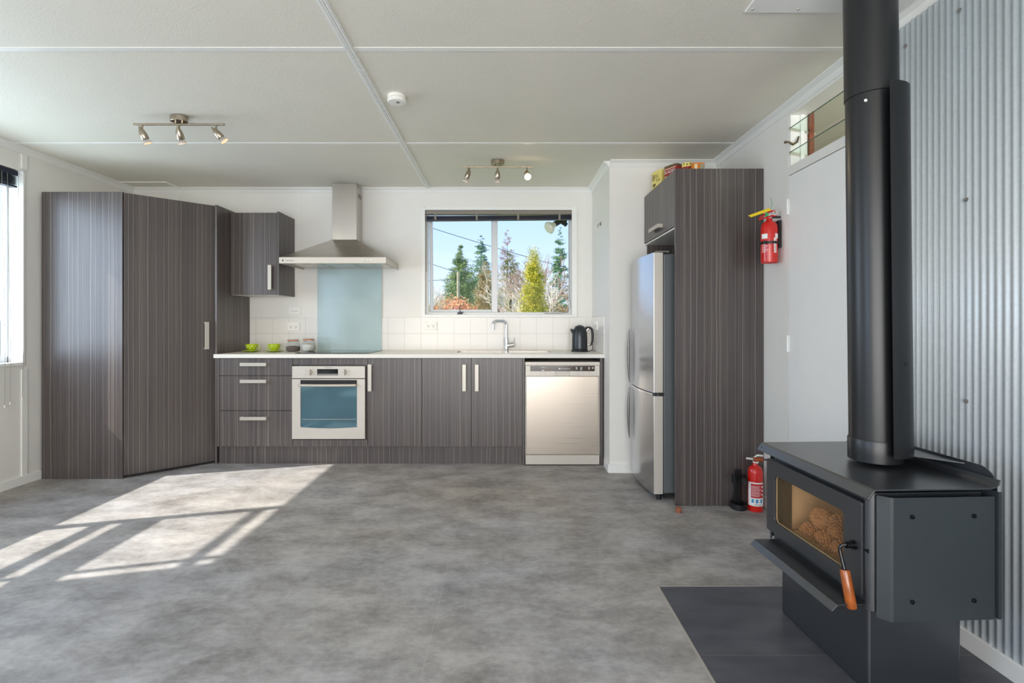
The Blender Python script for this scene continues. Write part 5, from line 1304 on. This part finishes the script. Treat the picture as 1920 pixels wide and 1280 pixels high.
def bare_tree(x, y, top, spread, label, seed, mat='palebark', depth=6, name='bare_tree', r0=0.05, leafmat=None):
    rnd = random.Random(seed); h = top - GZ; t = thing(name, (x, y, GZ), label, 'tree', None)
    mb = MB(); tips = []
    def grow(p, d, L, r, k):
        q = p + d * L; mb.tube([p, (p + q) / 2 + Vector((rnd.gauss(0, 1), rnd.gauss(0, 1), 0)) * L * 0.05, q], [r, r * 0.85, r * 0.7], 4, cap=False)
        if k == 0: tips.append(q); return
        for _ in range(3 if k > 1 else 3):
            nd = (d + Vector((rnd.gauss(0, 1) * spread, rnd.gauss(0, 1) * spread, rnd.uniform(-0.15, 0.45)))).normalized()
            grow(q, nd, L * rnd.uniform(0.62, 0.86), max(r * 0.62, 0.0045), k - 1)
    grow(Vector((x, y, GZ)), Vector((0, 0, 1)), h * 0.30, r0, depth)
    zs = [v[2] for v in mb.v]; k = h / (max(zs) - GZ)
    mb.v = [(vx, vy, max(GZ + 0.001, GZ + (vz - GZ) * k)) for vx, vy, vz in mb.v]
    put('branches', mb, mat, t)
    return t

conifer(at(864, 25), 25, zat(460, 25), 2.15, 'conifer', 'broad dark green conifer in the left half of the sink window', 1, n=2300, leafs=0.042, power=1.0)
conifer(at(902, 39), 39, zat(437, 39), 1.60, 'bluegreen', 'tall narrow blue-green conifer just left of the window mullion', 2, n=1300, leafs=0.050, power=0.75)
conifer(at(1050, 37), 37, zat(424, 37), 1.25, 'bluegreen', 'narrow dark conifer rising behind the bare tree at the right window edge', 3, n=1100, leafs=0.052, power=0.8)
conifer(at(951, 42), 42, zat(428, 42), 2.1, 'brownleaf', 'tall leafless brown conifer just right of the window mullion', 4, n=420, leafs=0.050, power=0.9, sparse=0.8, droop=-0.4)
conifer(at(957, 34), 34, zat(468, 34), 1.95, 'olive', 'olive green conifer low behind the pale bare branches', 5, n=900, leafs=0.042, power=0.75)
conifer(at(1001, 7), 7, zat(466, 7), 0.255, 'goldleaf', 'bright yellow-green cone-shaped cypress in the right half of the window', 6, n=3600, leafs=0.012, power=0.85, droop=-0.3, name='golden_cypress')
conifer(at(911, 18.5), 18.5, zat(492, 18.5), 0.72, 'tan', 'tan brown feathery tree directly behind the window mullion', 7, n=1100, leafs=0.03, power=0.6, name='feathery_tree')
blob(at(852, 9), 9, 0.93, 0.55, 0.68, 'redleaf', 'rounded orange-red shrub in the lower left of the sink window', 8, n=12000, leafs=0.018)
bare_tree(at(968, 13), 13, zat(494, 13), 0.62, 'pale leafless tree left of the yellow-green cypress', 11, depth=5)
bare_tree(at(938, 16), 16, zat(508, 16), 0.62, 'pale leafless tree close to the window mullion', 12, depth=5)
bare_tree(at(1044, 8.2), 8.2, zat(458, 8.2), 0.5, 'tall pale leafless tree at the right edge of the sink window', 13, r0=0.04, depth=5)
bare_tree(at(1072, 11.5), 11.5, zat(480, 11.5), 0.5, 'leafless tree partly hidden by the right window frame', 14, mat='brownleaf')
bare_tree(at(803, 7.4), 7.4, zat(528, 7.4), 0.5, 'small leafless tree at the left edge of the sink window', 15, r0=0.022, depth=5)
blob(at(1045, 22), 22, 0.9, 1.0, 1.1, 'tan', 'dull tan shrub behind the bare trees at the right of the window', 16, n=4000, leafs=0.06)
blob(at(812, 34), 34, 1.2, 1.6, 1.3, 'olive', 'distant olive shrub beyond the orange-red shrub', 17, n=3500, leafs=0.10)
HD = 52
hs_ = thing('house', (at(1000, HD), HD, GZ), 'distant low house with a faded pink roof beyond the bare trees', 'house')
hx0, hx1 = at(928, HD), at(1120, HD)
put('walls', B(hx0 + 0.5, hx1 - 0.5, HD + 0.4, HD + 6, GZ, zat(587, HD)), 'ext', hs_)
put('roof', MB().poly_prism([(HD, zat(587, HD)), (HD + 3.2, zat(573, HD)), (HD + 6.4, zat(587, HD))], 'x', hx0, hx1), 'roof', hs_)
sdx = at(921, HD)
put('satellite_dish', MB().lathe([(0.0, 0.0), (0.20, 0.04), (0.36, 0.12), (0.37, 0.13)], (0, 0, 0), 20, Matrix.Translation((sdx, HD + 0.6, zat(577, HD))) @ Matrix.Rotation(R(70), 4, 'X'), cap=False).tube([(sdx, HD + 0.65, GZ), (sdx, HD + 0.65, zat(577, HD))], 0.03, 6), 'white_plastic', hs_)
pl = thing('power_pole', (at(859.5, 16), 16, GZ), 'weathered timber power pole in front of the broad conifer', 'pole')
put('post', MB().tube([(at(859.5, 16), 16, GZ), (at(859.5, 16), 16, zat(509, 16))], [0.062, 0.050], 12), 'pole', pl, smooth=True)
def wire(p0, p1, D, label):
    (ax, ay), (bx_, by_) = p0, p1; pts = []
    for i in range(13):
        t_ = i / 12; px_ = ax + (bx_ - ax) * t_; py_ = ay + (by_ - ay) * t_ + 3 * math.sin(PI * t_)
        pts.append((at(px_, D), D, zat(py_, D)))
    tag(put('power_line', MB().tube(pts, 0.008 if D < 17 else 0.010, 5), 'dark'), label, 'power line')
wire((740, 405), (1120, 518), 14.5, 'long dark overhead line crossing the whole window diagonally')
wire((740, 465), (859, 511), 16, 'thin overhead line sloping down to the pole top from the left')
wire((740, 524), (859, 522), 16, 'thin level overhead line reaching the pole from the left')
# neighbour fence outside the left window
fn = thing('timber_fence', (-9, 4, GZ), 'pale timber fence outside the left wall window', 'fence')
put('boards', B(-9.0, -8.97, -4, 12, GZ, 1.2), 'ext', fn)

# ------------------------------------------------------------------ end
